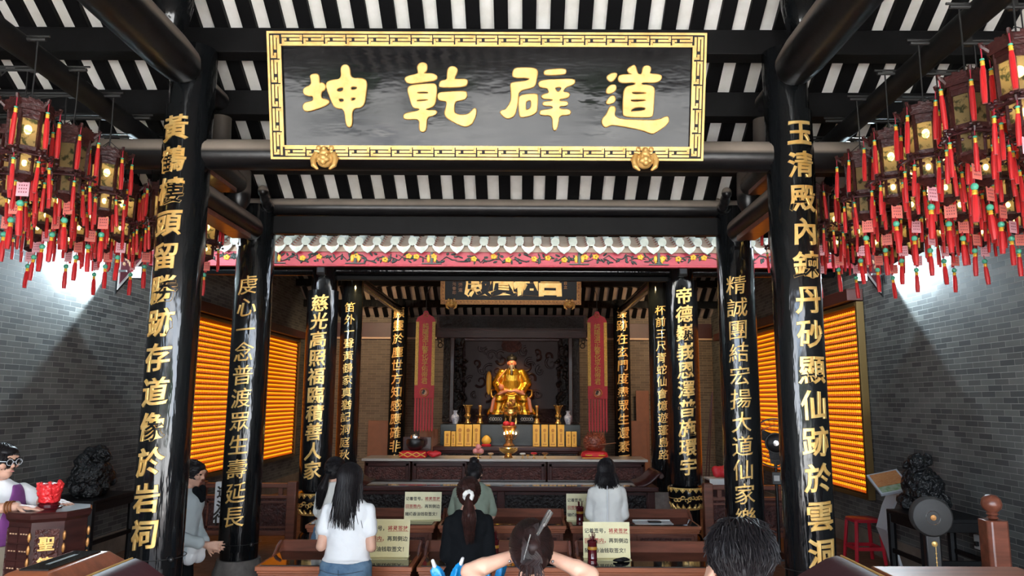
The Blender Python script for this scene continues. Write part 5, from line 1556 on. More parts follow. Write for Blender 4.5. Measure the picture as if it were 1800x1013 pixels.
def vase_gu(x, y, label):
    t = thing('flared_vase', label, 'vase', (x, y, GZ), group='brass altar vessels')
    b = MB(); b.lathe([(.055, 0), (.06, .015), (.035, .05), (.033, .09), (.055, .12), (.058, .15), (.035, .18), (.045, .24), (.075, .31), (.085, .33), (.075, .325), (.03, .22)], 24); b.build('body', M['brass'], t)
    b = MB()
    for k in range(10): b.ell((.081 * math.cos(k * .628), .081 * math.sin(k * .628), .328), (.012, .012, .009), 6, 5)
    b.torus((0, 0, .135), .057, .005, 20, 6); b.build('rim_ornament', M['brass'], t)


def candlestick(x, y, label):
    t = thing('candlestick', label, 'candlestick', (x, y, GZ), group='brass altar vessels')
    b = MB(); b.lathe([(.06, 0), (.065, .015), (.04, .06), (.045, .10), (.02, .13), (.08, .145), (.085, .155), (.02, .16), (.018, .20), (.028, .22), (.024, .28), (.035, .31), (.03, .33), (.002, .325)], 24); b.build('body', M['brass'], t)


vase_gu(-.72, 13.45, 'flared brass vase behind the left tall yellow boxes'); vase_gu(.90, 13.45, 'flared brass vase behind the right tall yellow boxes')
candlestick(-.50, 13.45, 'brass candlestick left of the golden statue'); candlestick(.52, 13.45, 'brass candlestick right of the golden statue')
for x, nm in ((-.95, 'left'), (1.08, 'right')):
    t = thing('porcelain_vase', 'blue and white porcelain vase at the %s end of the granite step' % nm, 'vase', (x, 13.5, GZ))
    b = MB(); b.lathe([(.045, 0), (.05, .02), (.075, .10), (.07, .14), (.035, .17), (.03, .20), (.05, .235), (.045, .235), (.02, .19)], 24); b.build('body', M['porcelain'], t)
for k, x in enumerate((-.22, .34)):
    t = thing('carved_chest', 'small dark chest with pale fretwork, %s of the incense burner' % ('left' if k == 0 else 'right'), 'chest', (x, 13.55, GZ))
    b = MB(); b.box(-.13, .13, -.06, .08, .02, .16); b.box(-.14, .14, -.065, .08, .15, .165); b.build('body', M['carved_black'], t, bevel=.004)
    b = MB()
    for i in range(5): b.torus((0, 0, 0), .022, .004, 14, 5, M=Matrix.Translation((-.085 + .043 * i, -.062, .085)) @ Matrix.Rotation(R(90), 4, 'X'))
    b.build('fretwork', M['marble'], t)
# incense burner and candelabrum
t = thing('incense_burner', 'ornate brass incense burner with curled handles before the golden statue', 'incense burner', (.05, 13.42, GZ))
b = MB(); b.lathe([(.06, .09), (.11, .12), (.135, .18), (.13, .235), (.105, .26), (.12, .285), (.125, .30), (.11, .30), (.002, .27)], 28)
for k in range(3):
    a = k * 2.094 + .5
    b.tube([(.09 * math.cos(a), .09 * math.sin(a), .13), (.11 * math.cos(a), .11 * math.sin(a), .06), (.10 * math.cos(a), .10 * math.sin(a), 0)], [.03, .022, .026], 8)
b.build('bowl', M['brass'], t)
for s in (-1, 1):
    b = MB(); b.tube([(s * .12, 0, .2), (s * .19, 0, .22), (s * .20, 0, .29), (s * .17, 0, .33)], [.014, .014, .012, .008], 8); b.build('handle', M['brass'], t)
b = MB(); q_ = random.Random(4)
for k in range(16): b.ell((q_.uniform(-.07, .07), q_.uniform(-.06, .06), .31 + q_.uniform(0, .12)), (.035, .03, .03), 8, 6)
b.blob('carved_lid', M['gold_dark'], t, .01, 1)
t = thing('offering_column', 'red and gold offering holder hanging below the incense burner', 'offering holder', (.03, 13.06, AZ))
b = MB(); b.lathe([(.10, 0), (.10, .02), (.06, .05), (.055, .2), (.09, .26), (.13, .33), (.12, .35), (.002, .34)], 20); b.build('column', M['gold_dark'], t)
b = MB(); b.ell((-.05, -.02, .38), (.06, .05, .05)); b.ell((.05, -.02, .37), (.05, .05, .045)); b.build('red_silk', M['red_cloth'], t)
t = thing('candelabrum', 'small brass candelabrum with five burning flames in front of the altar burner', 'candelabrum', (.05, 12.98, AZ))
b = MB(); b.lathe([(.05, 0), (.055, .01), (.012, .03), (.012, .20), (.02, .21), (.002, .22)], 16)
for s in (-1, 1):
    for r_, z_ in ((.05, .2), (.10, .19)):
        b.tube([(0, 0, .12), (s * r_ * .7, 0, .12), (s * r_, 0, .16), (s * r_, 0, z_)], .006, 6); b.lathe([(.004, z_), (.016, z_ + .008), (.014, z_ + .012)], 10, (s * r_, 0, 0))
b.build('arms', M['brass'], t)
for x, z in ((-.10, .215), (-.05, .225), (0, .26), (.05, .225), (.10, .215)):
    b = MB(); b.lathe([(.002, -.02), (.009, -.008), (.010, .004), (.004, .022), (.001, .03)], 8, (x, 0, z)); b.build('flame', M['flame'], t)

# shrine
t = thing('shrine', 'tall dark carved shrine niche framing the golden statue', 'shrine', (.04, 14.5, .15))
b = MB(); b.box(-1.3, 1.3, -.25, .75, 0, 1.14); b.build('base', M['darkwood'], t, bevel=.01)
for s in (-1, 1):
    b = MB(); b.box(*sorted((s * .95, s * 1.32)), -.12, .0, 1.14, 2.75); b.build('carved_side_panel', M['carved_black'], t)
    b = MB(); b.box(*sorted((s * 1.10, s * 1.18)), -.20, -.12, 1.14, 2.9); b.build('pillar', M['darkwood'], t, bevel=.01)
    b = MB(); q_ = random.Random(21)
    for k in range(46):
        b.ell((s * (1.0 + q_.uniform(-.12, .12)), -.14 + q_.uniform(-.03, .02), 1.3 + k * .031), (q_.uniform(.03, .07), .035, q_.uniform(.02, .05)), 8, 6, rot=(q_.uniform(0, 3), q_.uniform(0, 3), 0))
    b.blob('dragon_relief', M['carved_black'], t, .013, 1)
    b = MB(); q_ = random.Random(31)
    for k in range(26):
        u = q_.random(); v_ = q_.random() * (1 - u)
        b.torus((0, 0, 0), q_.uniform(.03, .055), .012, 14, 6, M=Matrix.Translation((s * (1.42 + .30 * u - .1), -.16, 2.98 - .5 * v_)) @ Matrix.Rotation(R(90), 4, 'X'))
    b.box(*sorted((s * 1.2, s * 1.62)), -.18, -.14, 2.96, 3.02)
    b.build('openwork_bracket', M['carved_black'], t)
b = MB(); b.box(-.97, .97, 0, .04, 1.14, 2.75); b.build('back_panel', mat('carved_plum_panel', (.028, .012, .012), .5, spec=.15, vary=.4, vscale=9, bump=1.0, bscale=14, bdist=.05), t)
b = MB(); q_ = random.Random(44)
for s in (-1, 1):
    for k in range(17):
        cx, cz, r_ = s * q_.uniform(.18, .82), q_.uniform(1.6, 2.58), q_.uniform(.06, .14)
        a0 = q_.uniform(0, 6)
        b.tube([(cx + r_ * (1 - i / 14) * math.cos(a0 + i * .55), -.005, cz + r_ * (1 - i / 14) * math.sin(a0 + i * .55)) for i in range(13)], [.028 - .0016 * i for i in range(13)], 7)
b.box(-.9, .9, -.002, .001, 1.4, 2.7); b.build('cloud_relief', mat('carved_plum_relief', (.034, .014, .013), .4, spec=.2), t)
b = MB(); b.lathe([(.002, 0), (.2, 0), (.2, .03), (.16, .04), (.002, .03)], 24, M=Matrix.Translation((0, 0, 2.62)) @ Matrix.Diagonal((1, 1, .7, 1)) @ Matrix.Rotation(R(90), 4, 'X')); b.build('top_medallion', M['carved'], t)
b = MB(); b.box(-1.45, 1.45, -.22, .75, 2.75, 3.2); b.box(-1.5, 1.5, -.26, .75, 2.88, 2.92); b.box(-.97, .97, -.14, -.10, 2.70, 2.75); b.build('canopy', M['darkwood'], t, bevel=.008)
b = MB(); b.box(-1.40, 1.40, -.235, -.22, 2.94, 3.17); b.build('carved_canopy_frieze', M['carved_black'], t)

# golden statue
st = thing('statue', 'seated golden robed deity statue with red face and dark beard in the shrine', 'statue', (.05, 14.22, 1.292))
b = MB()
b.rings([(0, 0, .16, .40, .17), (0, -.01, .30, .37, .17), (0, -.01, .50, .32, .17), (0, .02, .62, .25, .15), (0, .03, .78, .20, .125), (0, .03, .90, .21, .12), (0, .03, .98, .16, .10), (0, .02, 1.03, .07, .07)], 28)
for s in (-1, 1):
    b.chain([(s * .19, .03, .93), (s * .29, -.02, .72), (s * .20, -.15, .58)], [.085, .095, .075], 12)
    b.chain([(s * .14, -.02, .50), (s * .22, -.22, .44), (s * .24, -.20, .20), (s * .26, -.22, .16)], [.12, .12, .11, .12], 12)
    b.chain([(s * .34, -.05, .30), (s * .40, -.08, .17)], [.06, .07], 10)
    for k in range(5):
        b.tube([(s * (.12 + .055 * k), -.22 + .012 * k, .46), (s * (.13 + .06 * k), -.30 + .02 * k, .3), (s * (.14 + .065 * k), -.29 + .03 * k, .16)], [.012, .018, .02], 6)
b.torus((0, 0, 0), .12, .018, 20, 8, M=Matrix.Translation((0, -.17, .60)) @ Matrix.Rotation(R(60), 4, 'X'), a0=math.pi, a1=2 * math.pi)
b.blob('robe', M['statue_gold'], st, .012, 1)
b = MB()
b.ell((0, -.01, 1.13), (.075, .085, .105), 18, 14); b.cone((0, .02, 1.0), (0, 0, 1.1), .05, .05); b.ell((0, -.095, 1.12), (.016, .022, .024)); b.ell((0, -.075, 1.075), (.035, .02, .012))
for s in (-1, 1): b.ell((s * .078, 0, 1.12), (.012, .022, .04)); b.ell((s * .032, -.078, 1.145), (.018, .012, .006))
b.blob('head', M['face_red'], st, .007, 1)
for s in (-1, 1):
    b = MB(); b.ell((s * .03, -.086, 1.140), (.010, .005, .0035), 8, 6); b.build('eye', M['eye'], st)
b = MB(); b.rings([(0, .0, 1.17, .092, .098), (0, .0, 1.215, .098, .10), (0, .01, 1.245, .085, .085), (0, .01, 1.262, .05, .05)], 22); b.ell((0, .06, 1.27), (.03, .03, .03)); b.build('hat', M['black_wood'], st)
b = MB(); b.chain([(0, -.085, 1.06), (0, -.115, .97), (0, -.125, .90)], [.030, .028, .010], 10)
for s in (-1, 1): b.tube([(s * .02, -.09, 1.085), (s * .05, -.10, 1.04), (s * .055, -.11, .99)], [.008, .007, .003], 6)
b.build('beard', M['stone'], st)
b = MB()
for s in (-1, 1): b.tube([(s * .06, -.19, .60), (s * .2, -.27, .55), (s * .33, -.27, .42), (s * .37, -.24, .20)], [.03, .035, .035, .03], 8)
b.tube([(-.12, -.19, .61), (0, -.22, .58), (.12, -.19, .61)], .028, 8); b.build('red_sash', M['face_red'], st)
b = MB(); b.ell((-.19, -.20, .66), (.055, .05, .06)); b.ell((.2, -.2, .57), (.045, .045, .04)); b.build('hand', M['face_red'], st)
b = MB(); b.tube([(-.19, -.21, .66), (-.26, -.17, .8), (-.1, -.10, 1.0)], [.010, .010, .008], 8); b.build('whisk_handle', M['face_red'], st)
b = MB(); b.lathe([(.012, .0), (.04, .06), (.05, .2), (.045, .36), (.03, .42), (.004, .44)], 14, (-.43, -.10, .52)); b.build('whisk_hair', M['yellow_box'], st)
b = MB(); b.tube([(.30, .02, .62), (.39, -.06, .60), (.38, -.12, .50), (.34, -.14, .46)], .022, 10); b.tube([(-.30, .02, .62), (-.39, -.06, .60), (-.38, -.12, .50), (-.34, -.14, .46)], .022, 10); b.build('throne_arm', M['brass'], st)
b = MB(); b.box(-.42, .42, -.30, .30, 0, .16); b.build('throne_base', M['carved_black'], st, bevel=.01)

# hanging banners
for x, nm in ((-1.585, 'left'), (1.67, 'right')):
    t = thing('silk_banner', 'long red silk banner with gold characters and tassel strips, %s of the shrine' % nm, 'banner', (x, 14.0, 1.12))
    b = MB(); b.prism([(-.185, .62), (.185, .62), (.185, 2.08), (.15, 2.15), (.06, 2.20), (.03, 2.27), (-.03, 2.27), (-.06, 2.20), (-.15, 2.15), (-.185, 2.08)], 0, .02, 'y'); b.build('red_silk', M['banner_red'], t)
    b = MB()
    for s in (-1, 1): b.box(*sorted((s * .185, s * .125)), -.006, -.001, .86, 2.06)
    b.build('gold_border', M['banner_gold'], t)
    b = MB(); b.torus((0, 0, 0), .075, .010, 26, 6, M=Matrix.Translation((0, -.004, .73)) @ Matrix.Rotation(R(90), 4, 'X')); b.build('gold_ring', M['gold_dark'], t)
    b = MB(); b.torus((0, 0, 0), .035, .007, 20, 6, M=Matrix.Translation((0, -.004, 2.19)) @ Matrix.Rotation(R(90), 4, 'X')); b.build('gold_ring', M['gold_dark'], t)
    b = MB(); b.lathe([(.002, 0), (.05, 0), (.05, .006), (.002, .006)], 22, M=Matrix.Translation((0, 0, .73)) @ Matrix.Rotation(R(90), 4, 'X')); b.build('white_half', M['cream_line'], t)
    b = MB(); b.lathe([(.002, 0), (.026, 0), (.026, .010), (.002, .010)], 18, M=Matrix.Translation((-.006, 0, .754)) @ Matrix.Rotation(R(90), 4, 'X')); b.lathe([(.002, 0), (.024, 0), (.024, .010), (.002, .010)], 18, M=Matrix.Translation((-.02, 0, .72)) @ Matrix.Rotation(R(90), 4, 'X')); b.build('dark_half', M['ink'], t)
    b = MB(); write_flat(b, '純陽演正警化孚佑帝君', 0, 1.98, .125, .115, -.002, bold=.0, depth=.02, horizontal=False); b.build('gold_characters', M['banner_gold'], t)
    for k in range(7):
        xx = -.16 + k * .0533
        b = MB(); b.prism([(xx - .017, .63), (xx + .017, .63), (xx + .018, .05), (xx, .0), (xx - .018, .05)], .0, .014, 'y'); b.build('tassel_strip', M['banner_red'], t)
    b = MB(); b.tube([(0, .02, 2.26), (0, .03, 2.60), (0, .72, 2.87)], .006, 6); b.build('cord', M['cable'], t)

# boards against the rear wall
for x, w_, h_, y, lab in ((-2.72, .44, 1.28, 15.60, 'plain brown plywood board leaning by the rear wall left of the altar'), (2.76, .27, 1.92, 15.62, 'tall narrow brown plywood board by the rear wall right of the altar'), (2.62, .40, 1.30, 15.52, 'shorter brown plywood board in front of the tall one, right rear wall'), (-1.55, .36, 1.0, 14.6, 'brown board behind the left banner strips beside the shrine'), (1.68, .34, .95, 14.6, 'brown board behind the right banner strips beside the shrine')):
    b = MB(); b.box(-w_ / 2, w_ / 2, -.015, .015, 0, h_)
    tag(b.build('plywood_board', M['brown_board'], bevel=.003, loc=(x, y, .151 if abs(x) < 2.6 and y > 10.4 else .001)), lab, 'board')

# ------------------------------------------------------------------ left foreground: fortune cabinet, donation box, velvet stands
t = thing('fortune_cabinet', 'octagonal dark cabinet of tiny labelled drawers with gold characters, beside the purple vest', 'cabinet', (-2.60, 4.66, 0), R(30))
b = MB(); b.lathe([(.235, 0), (.25, .02), (.25, .06), (.215, .08), (.215, 1.0), (.232, 1.02), (.236, 1.045), (.225, 1.055)], 8, M=Matrix.Rotation(R(22.5), 4, 'Z')); b.build('body', M['darkwood'], t, smooth=False)
for f in range(8):
    a = R(45 * f - 90 + 22.5 * 0)
    Mf = Matrix.Rotation(a + R(90), 4, 'Z')
    if f in (1, 2, 3, 4): continue
    if f == 7:
        for r_ in range(9):
            for c_ in range(2):
                b = MB(); b.box(-.075 + c_ * .077, -.002 + c_ * .077, -.205, -.197, .12 + r_ * .096, .205 + r_ * .096, 0, Mf)
                for q in range(3): b.box(-.062 + c_ * .077 + q * .02, -.050 + c_ * .077 + q * .02, -.207, -.2045, .165 + r_ * .096, .172 + r_ * .096, 1, Mf)
                b.build('drawer', [M['darkwood'], M['cream_line']], t, smooth=False)
    else:
        b = MB(); b.box(-.06, .06, -.207, -.197, .12, .96, 0, Mf); b.build('carved_face', M['carved'], t)
b = MB()
Mf = Matrix.Rotation(R(0), 4, 'Z')
tmp = MB(); write_flat(tmp, '聖籤', 0, .88, .085, .115, -.209, bold=.02, depth=.02, horizontal=False)
b.add(tmp.v, tmp.f, 0, Mf); b.build('gold_characters', M['gold'], t)
for f in (0, 1, 7):
    b = MB(); a = R(45 * f - 67.5)
    for k in range(12): b.ell((.226 * math.cos(a), .226 * math.sin(a), .15 + k * .07), (.010, .010, .028), 6, 5)
    b.build('gilt_edge', M['gold_dark'], t)
t = thing('wrapped_pot', 'pot wrapped in red plastic on a turned wooden stand on the octagonal cabinet', 'pot', (-2.615, 4.66, 1.056), 0, None, .72)
b = MB(); b.lathe([(.10, 0), (.105, .012), (.08, .02), (.085, .035), (.06, .045)], 28); b.build('turned_stand', M['maroon'], t)
b = MB(); b.lathe([(.05, .04), (.078, .05), (.084, .10), (.094, .17), (.098, .19), (.06, .205), (.01, .20)], 20); q_ = random.Random(3)
for k in range(26):
    a = q_.uniform(0, 6.28); z = q_.uniform(.06, .19); r_ = .080 + .09 * (z - .05)
    a2 = a + q_.uniform(-.5, .5)
    b.tube([(r_ * math.cos(a), r_ * math.sin(a), z), ((r_ + .008) * math.cos((a + a2) / 2), (r_ + .008) * math.sin((a + a2) / 2), z + .03), (r_ * .8 * math.cos(a2), r_ * .8 * math.sin(a2), min(.215, z + .07))], [.007, .010, .006], 5)
b.blob('red_plastic_wrap', M['red_bag'], t, .006, 0, disp=lambda c: .006 * noise.noise(c * 38))

t = thing('donation_box', 'wooden donation box with slanted sides and a glass slot top in the left foreground', 'donation box', (-1.72, 3.33, 0))
b = MB(); b.box(-.15, .15, -.30, .30, 0, .93); b.box(-.165, .165, -.32, .32, .90, .95); b.build('body', M['redwood_light'], t, bevel=.008)
b = MB(); b.add([(-.155, -.31, .95), (.155, -.31, .95), (.155, .31, .95), (-.155, .31, .95), (-.085, -.20, 1.02), (.085, -.20, 1.02), (.085, .24, 1.02), (-.085, .24, 1.02)], [(0, 1, 5, 4), (1, 2, 6, 5), (2, 3, 7, 6), (3, 0, 4, 7), (4, 5, 6, 7), (0, 3, 2, 1)]); b.build('slanted_lid', M['redwood_light'], t, bevel=.006)
b = MB(); b.box(-.06, .06, -.17, .21, 1.02, 1.026); b.build('glass_sheet', M['glass_top'], t)
b = MB(); b.box(-.010, .010, -.08, .12, 1.0262, 1.028); b.build('slot', M['ink'], t)
for x, y, w_, rz, lab in ((-1.335, 3.10, .11, R(0), 'dark maroon padded lectern with gold edge beside the donation box, left foreground'), (1.605, 3.22, .13, R(0), 'dark maroon padded lectern with gold edge in the right foreground')):
    t = thing('padded_lectern', lab, 'lectern', (x, y, 0), rz)
    sgn = 1 if x < 0 else -1
    b = MB(); b.box(-w_ + .02, w_ - .02, -.26, .26, 0, .90); b.build('pedestal', M['darkwood'], t, bevel=.01)
    b = MB(); b.prism([(sgn * -w_, .89), (sgn * -w_, .975), (sgn * -w_ * .95, 1.02), (sgn * -w_ * .7, 1.03), (sgn * -w_ * .3, 1.015), (sgn * w_, .92), (sgn * w_, .89)], -.28, .28, 'y'); b.build('padded_top', M['maroon_cloth'], t, bevel=.015)
    b = MB(); b.tube([(sgn * -w_ * .92, -.285, 1.024), (sgn * -w_ * .92, .285, 1.024)], .006, 8); b.build('gold_edge', M['gold'], t)
t = thing('wooden_counter', 'orange-brown wooden counter top cut off by the lower right of the photo', 'counter', (2.32, 3.45, 0))
b = MB(); b.box(-.355, .355, -.3, .3, .885, .93); b.build('top', M['redwood_light'], t, bevel=.008)
b = MB(); b.box(-.32, .32, -.26, .26, 0, .885); b.build('body', M['redwood'], t, bevel=.006)
# ================================================================== PEOPLE
def frame(o, f, up=(0, 0, 1)):
    """matrix with x right, y forward, z up at o"""
    f = Vector(f).normalized(); u = Vector(up); r = f.cross(u).normalized(); u = r.cross(f)
    m = Matrix((r, f, u)).transposed().to_4x4(); m.translation = Vector(o)
    return m


def add_head(mb, F, s=1.0):
    def E(c, r, rot=None):
        t_ = MB(); t_.ell(tuple(v * s for v in c), tuple(v * s for v in r), 16, 12, 0, rot)
        mb.add([F @ Vector(v) for v in t_.v], t_.f)
    E((0, -.010, .012), (.074, .092, .088)); E((0, .010, -.030), (.062, .074, .070)); E((0, .035, -.072), (.042, .046, .034)); E((0, .060, -.085), (.020, .018, .018))
    E((0, .085, .030), (.045, .014, .018)); E((0, .092, -.022), (.012, .018, .012)); E((0, .086, .000), (.008, .012, .024), (R(-14), 0, 0))
    E((0, .074, -.055), (.026, .014, .008)); E((-.045, .066, -.020), (.022, .018, .020)); E((.045, .066, -.020), (.022, .018, .020))
    for q in (-1, 1): E((q * .075, -.008, -.012), (.010, .020, .032), (0, 0, q * .3))


def add_hand(mb, w, f, n, side, curl=.35, s=1.0, spread=1.0):
    """palm + five fingers. w wrist, f finger direction, n back-of-hand normal, side +1 right hand / -1 left"""
    f = Vector(f).normalized(); n = Vector(n); n = (n - f * n.dot(f)).normalized(); t = f.cross(n) * side   # thumb side axis
    w = Vector(w)
    for k in (-1, -.3, .4, 1):
        mb.capsule(w + f * .012 * s + t * k * .014 * s, w + f * .075 * s + t * k * .028 * s, .016 * s, .0125 * s, 10)
    L = (.062, .078, .085, .076)
    for i, k in enumerate((-1, -.33, .36, 1)):
        base = w + f * .078 * s + t * k * .029 * s
        d = f; p = base; a = 0
        pts = [p]; 
        l_ = L[i] * s if k < .9 else .074 * s
        d0 = (f + t * k * .10 * spread).normalized()
        for seg, fr in enumerate((.45, .32, .23)):
            a += curl * (.7 if seg == 0 else 1)
            dd = (d0 * math.cos(a) - n * math.sin(a)).normalized()
            p = p + dd * l_ * fr
            pts.append(p)
        mb.chain(pts, [.0095 * s, .0088 * s, .008 * s, .0068 * s], 8)
    b0 = w + f * .022 * s + t * .026 * s
    td = (f * .62 + t * .68 - n * .25).normalized()
    b1 = b0 + td * .040 * s; b2 = b1 + (td + f * .4).normalized() * .030 * s
    mb.chain([b0, b1, b2], [.0135 * s, .0105 * s, .008 * s], 8)


def strands(mb, roots, n_side=5):
    for pts, r in roots:
        k = len(pts)
        mb.tube(pts, [r * (1 - .65 * (i / (k - 1)) ** 2) for i in range(k)], n_side, 0, cap=True)


def skull_pt(F, a, e, k=1.06, s=1.0):
    """point on the hair shell: azimuth a from the back (0) round, elevation e"""
    x = .078 * k * math.cos(e) * math.sin(a); y = -.012 - .094 * k * math.cos(e) * math.cos(a); z = .010 + .092 * k * math.sin(e)
    return F @ Vector((x * s, y * s, z * s))


def scalp(mb, F, s=1.0, fringe=True, k=1.05):
    t_ = MB()
    t_.ell((0, -.020 * s, .018 * s), (.079 * k * s, .092 * k * s, .088 * k * s), 18, 12)
    t_.ell((0, -.040 * s, -.030 * s), (.070 * k * s, .062 * k * s, .070 * s), 16, 10)
    if fringe: t_.ell((0, .035 * s, .055 * s), (.064 * s, .052 * s, .040 * s), 14, 10)
    mb.add([F @ Vector(v) for v in t_.v], t_.f)


def hair_long(t, F, zend, m, seed, width=1.0, s=1.0, body=None):
    q = random.Random(seed)
    b = MB(); scalp(b, F, s)
    o = F.translation
    back = -(F.to_3x3() @ Vector((0, 1, 0)))
    right = F.to_3x3() @ Vector((1, 0, 0))
    zmid = o.z - .10 * s
    core = MB()
    for k in range(6):
        u = k / 5
        z = zmid + (zend + .07 - zmid) * u
        c = o + back * (.050 + .030 * u) * s
        core.ell((c.x, c.y, z), ((.070 + .014 * math.sin(u * 2.6)) * width * s * (1 - .22 * u), .032 * s * (1 - .3 * u), abs(zend - zmid) / 5 + .02), 14, 8, rot=(0, 0, math.atan2(right.y, right.x)))
    b.add(core.v, core.f)
    b.blob('hair_mass', m, t, .009, 2)
    st_ = MB(); roots = []
    for i in range(760):
        a = q.uniform(-2.2, 2.2); e0 = q.uniform(.6, 1.5)
        kk = 1.09 + q.uniform(-.02, .05)
        pts = [skull_pt(F, a, e0 + (-.25 - e0) * j / 3, kk, s) for j in range(4)]
        p = pts[-1]; L = (p.z - zend) * q.uniform(.72, 1.08)
        tx = right * (q.gauss(0, .022) * width) - right * (p - o).dot(right) * .15
        ph = q.uniform(0, 6); am = q.uniform(.001, .006); bk = q.uniform(.014, .04)
        for j in range(1, 7):
            u = j / 6
            pts.append(p + Vector((0, 0, -L * u)) + tx * u + back * (bk * math.sin(u * 2.2)) * s + right * am * math.sin(u * 7 + ph))
        roots.append((pts, q.uniform(.0024, .0042)))
    strands(st_, roots)
    st_.build('hair_strands', m, t)


def hair_pony(t, F, tie, tail_end, m, seed, s=1.0, r=.035, n=260):
    q = random.Random(seed)
    tie = Vector(tie); tail_end = Vector(tail_end)
    b = MB(); scalp(b, F, s); b.chain([F @ Vector((0, -.08 * s, -.0 * s)), tie], [.045 * s, .024 * s], 12)
    mid = tie.lerp(tail_end, .45) - (F.to_3x3() @ Vector((0, .022, 0)))
    b.chain([tie, mid, tie.lerp(tail_end, .8), tail_end], [.02, r, r * .8, .010], 12)
    b.blob('hair_mass', m, t, .008, 2)
    roots = []
    for i in range(n):
        a = q.uniform(-2.6, 2.6); e = q.uniform(-.5, 1.2)
        p0 = skull_pt(F, a, e, 1.085, s); p1 = skull_pt(F, a * .55, e * .55, 1.10, s)
        roots.append(([p0, p1, skull_pt(F, a * .2, e * .3, 1.12, s), tie + Vector((q.uniform(-.012, .012), q.uniform(-.012, .012), q.uniform(-.012, .012)))], .0035))
    ax = (tail_end - tie).normalized(); x = ax.orthogonal().normalized(); y = ax.cross(x)
    for i in range(n):
        a = q.uniform(0, 6.28); rr = r * math.sqrt(q.random()) * 1.12; L = q.uniform(.75, 1.08)
        off = (x * math.cos(a) + y * math.sin(a)) * rr
        pts = [tie + off * .4]
        for j in range(1, 7):
            u = j / 6 * L
            base = tie.lerp(mid, min(1, u / .45)) if u < .45 else mid.lerp(tail_end, (u - .45) / .55)
            pts.append(base + off * (math.sin(min(1, u * 1.6) * 1.57) * (1 - .45 * max(0, u - .5) * 2)) + Vector((.004 * math.sin(i + u * 8), .004 * math.cos(i * 2 + u * 7), 0)))
        roots.append((pts, .0034))
    st_ = MB(); strands(st_, roots); st_.build('hair_strands', m, t)


def hair_short(t, F, m, seed, s=1.0, L=.07, n=420, lift=.25, amax=3.0, emin=-.75, rad=.0062):
    q = random.Random(seed)
    b = MB(); scalp(b, F, s, True, 1.06); b.blob('hair_mass', m, t, .008, 2)
    roots = []
    for i in range(n):
        a = q.uniform(-amax, amax); e = q.uniform(emin if abs(a) < 2.0 else .35, 1.5)
        if abs(a) > 2.3: e = max(e, .5)
        p0 = skull_pt(F, a, e, 1.03, s)
        l_ = L * q.uniform(.6, 1.25)
        pts = [p0]
        aa, ee = a, e
        for j in range(1, 5):
            ee -= l_ / .09 * .25; aa += q.uniform(-.10, .10)
            pts.append(skull_pt(F, aa, max(ee, -1.1), 1.06 + lift * (j / 4) * q.uniform(.3, 1.0) * (1 if ee > -.3 else .5), s))
        roots.append((pts, rad * q.uniform(.6, 1.1)))
    st_ = MB(); strands(st_, roots); st_.build('hair_strands', m, t)


def torso_rings(s, w, k, zs=(.50, 1.0), lower=.50):
    """kneeling upright torso from hips to neck; k thickens for clothes"""
    base = [(.54, -.02, .155, .115), (.62, -.01, .150, .105), (.72, .0, .128, .090), (.80, .005, .135, .092), (.88, .0, .150, .100), (.945, -.005, .148, .090), (.985, -.01, .118, .074), (1.02, -.012, .072, .058), (1.06, -.01, .052, .050)]
    return [(0, y * s, z * s, (rx * w + k) * s, (ry + k) * s) for z, y, rx, ry in base]


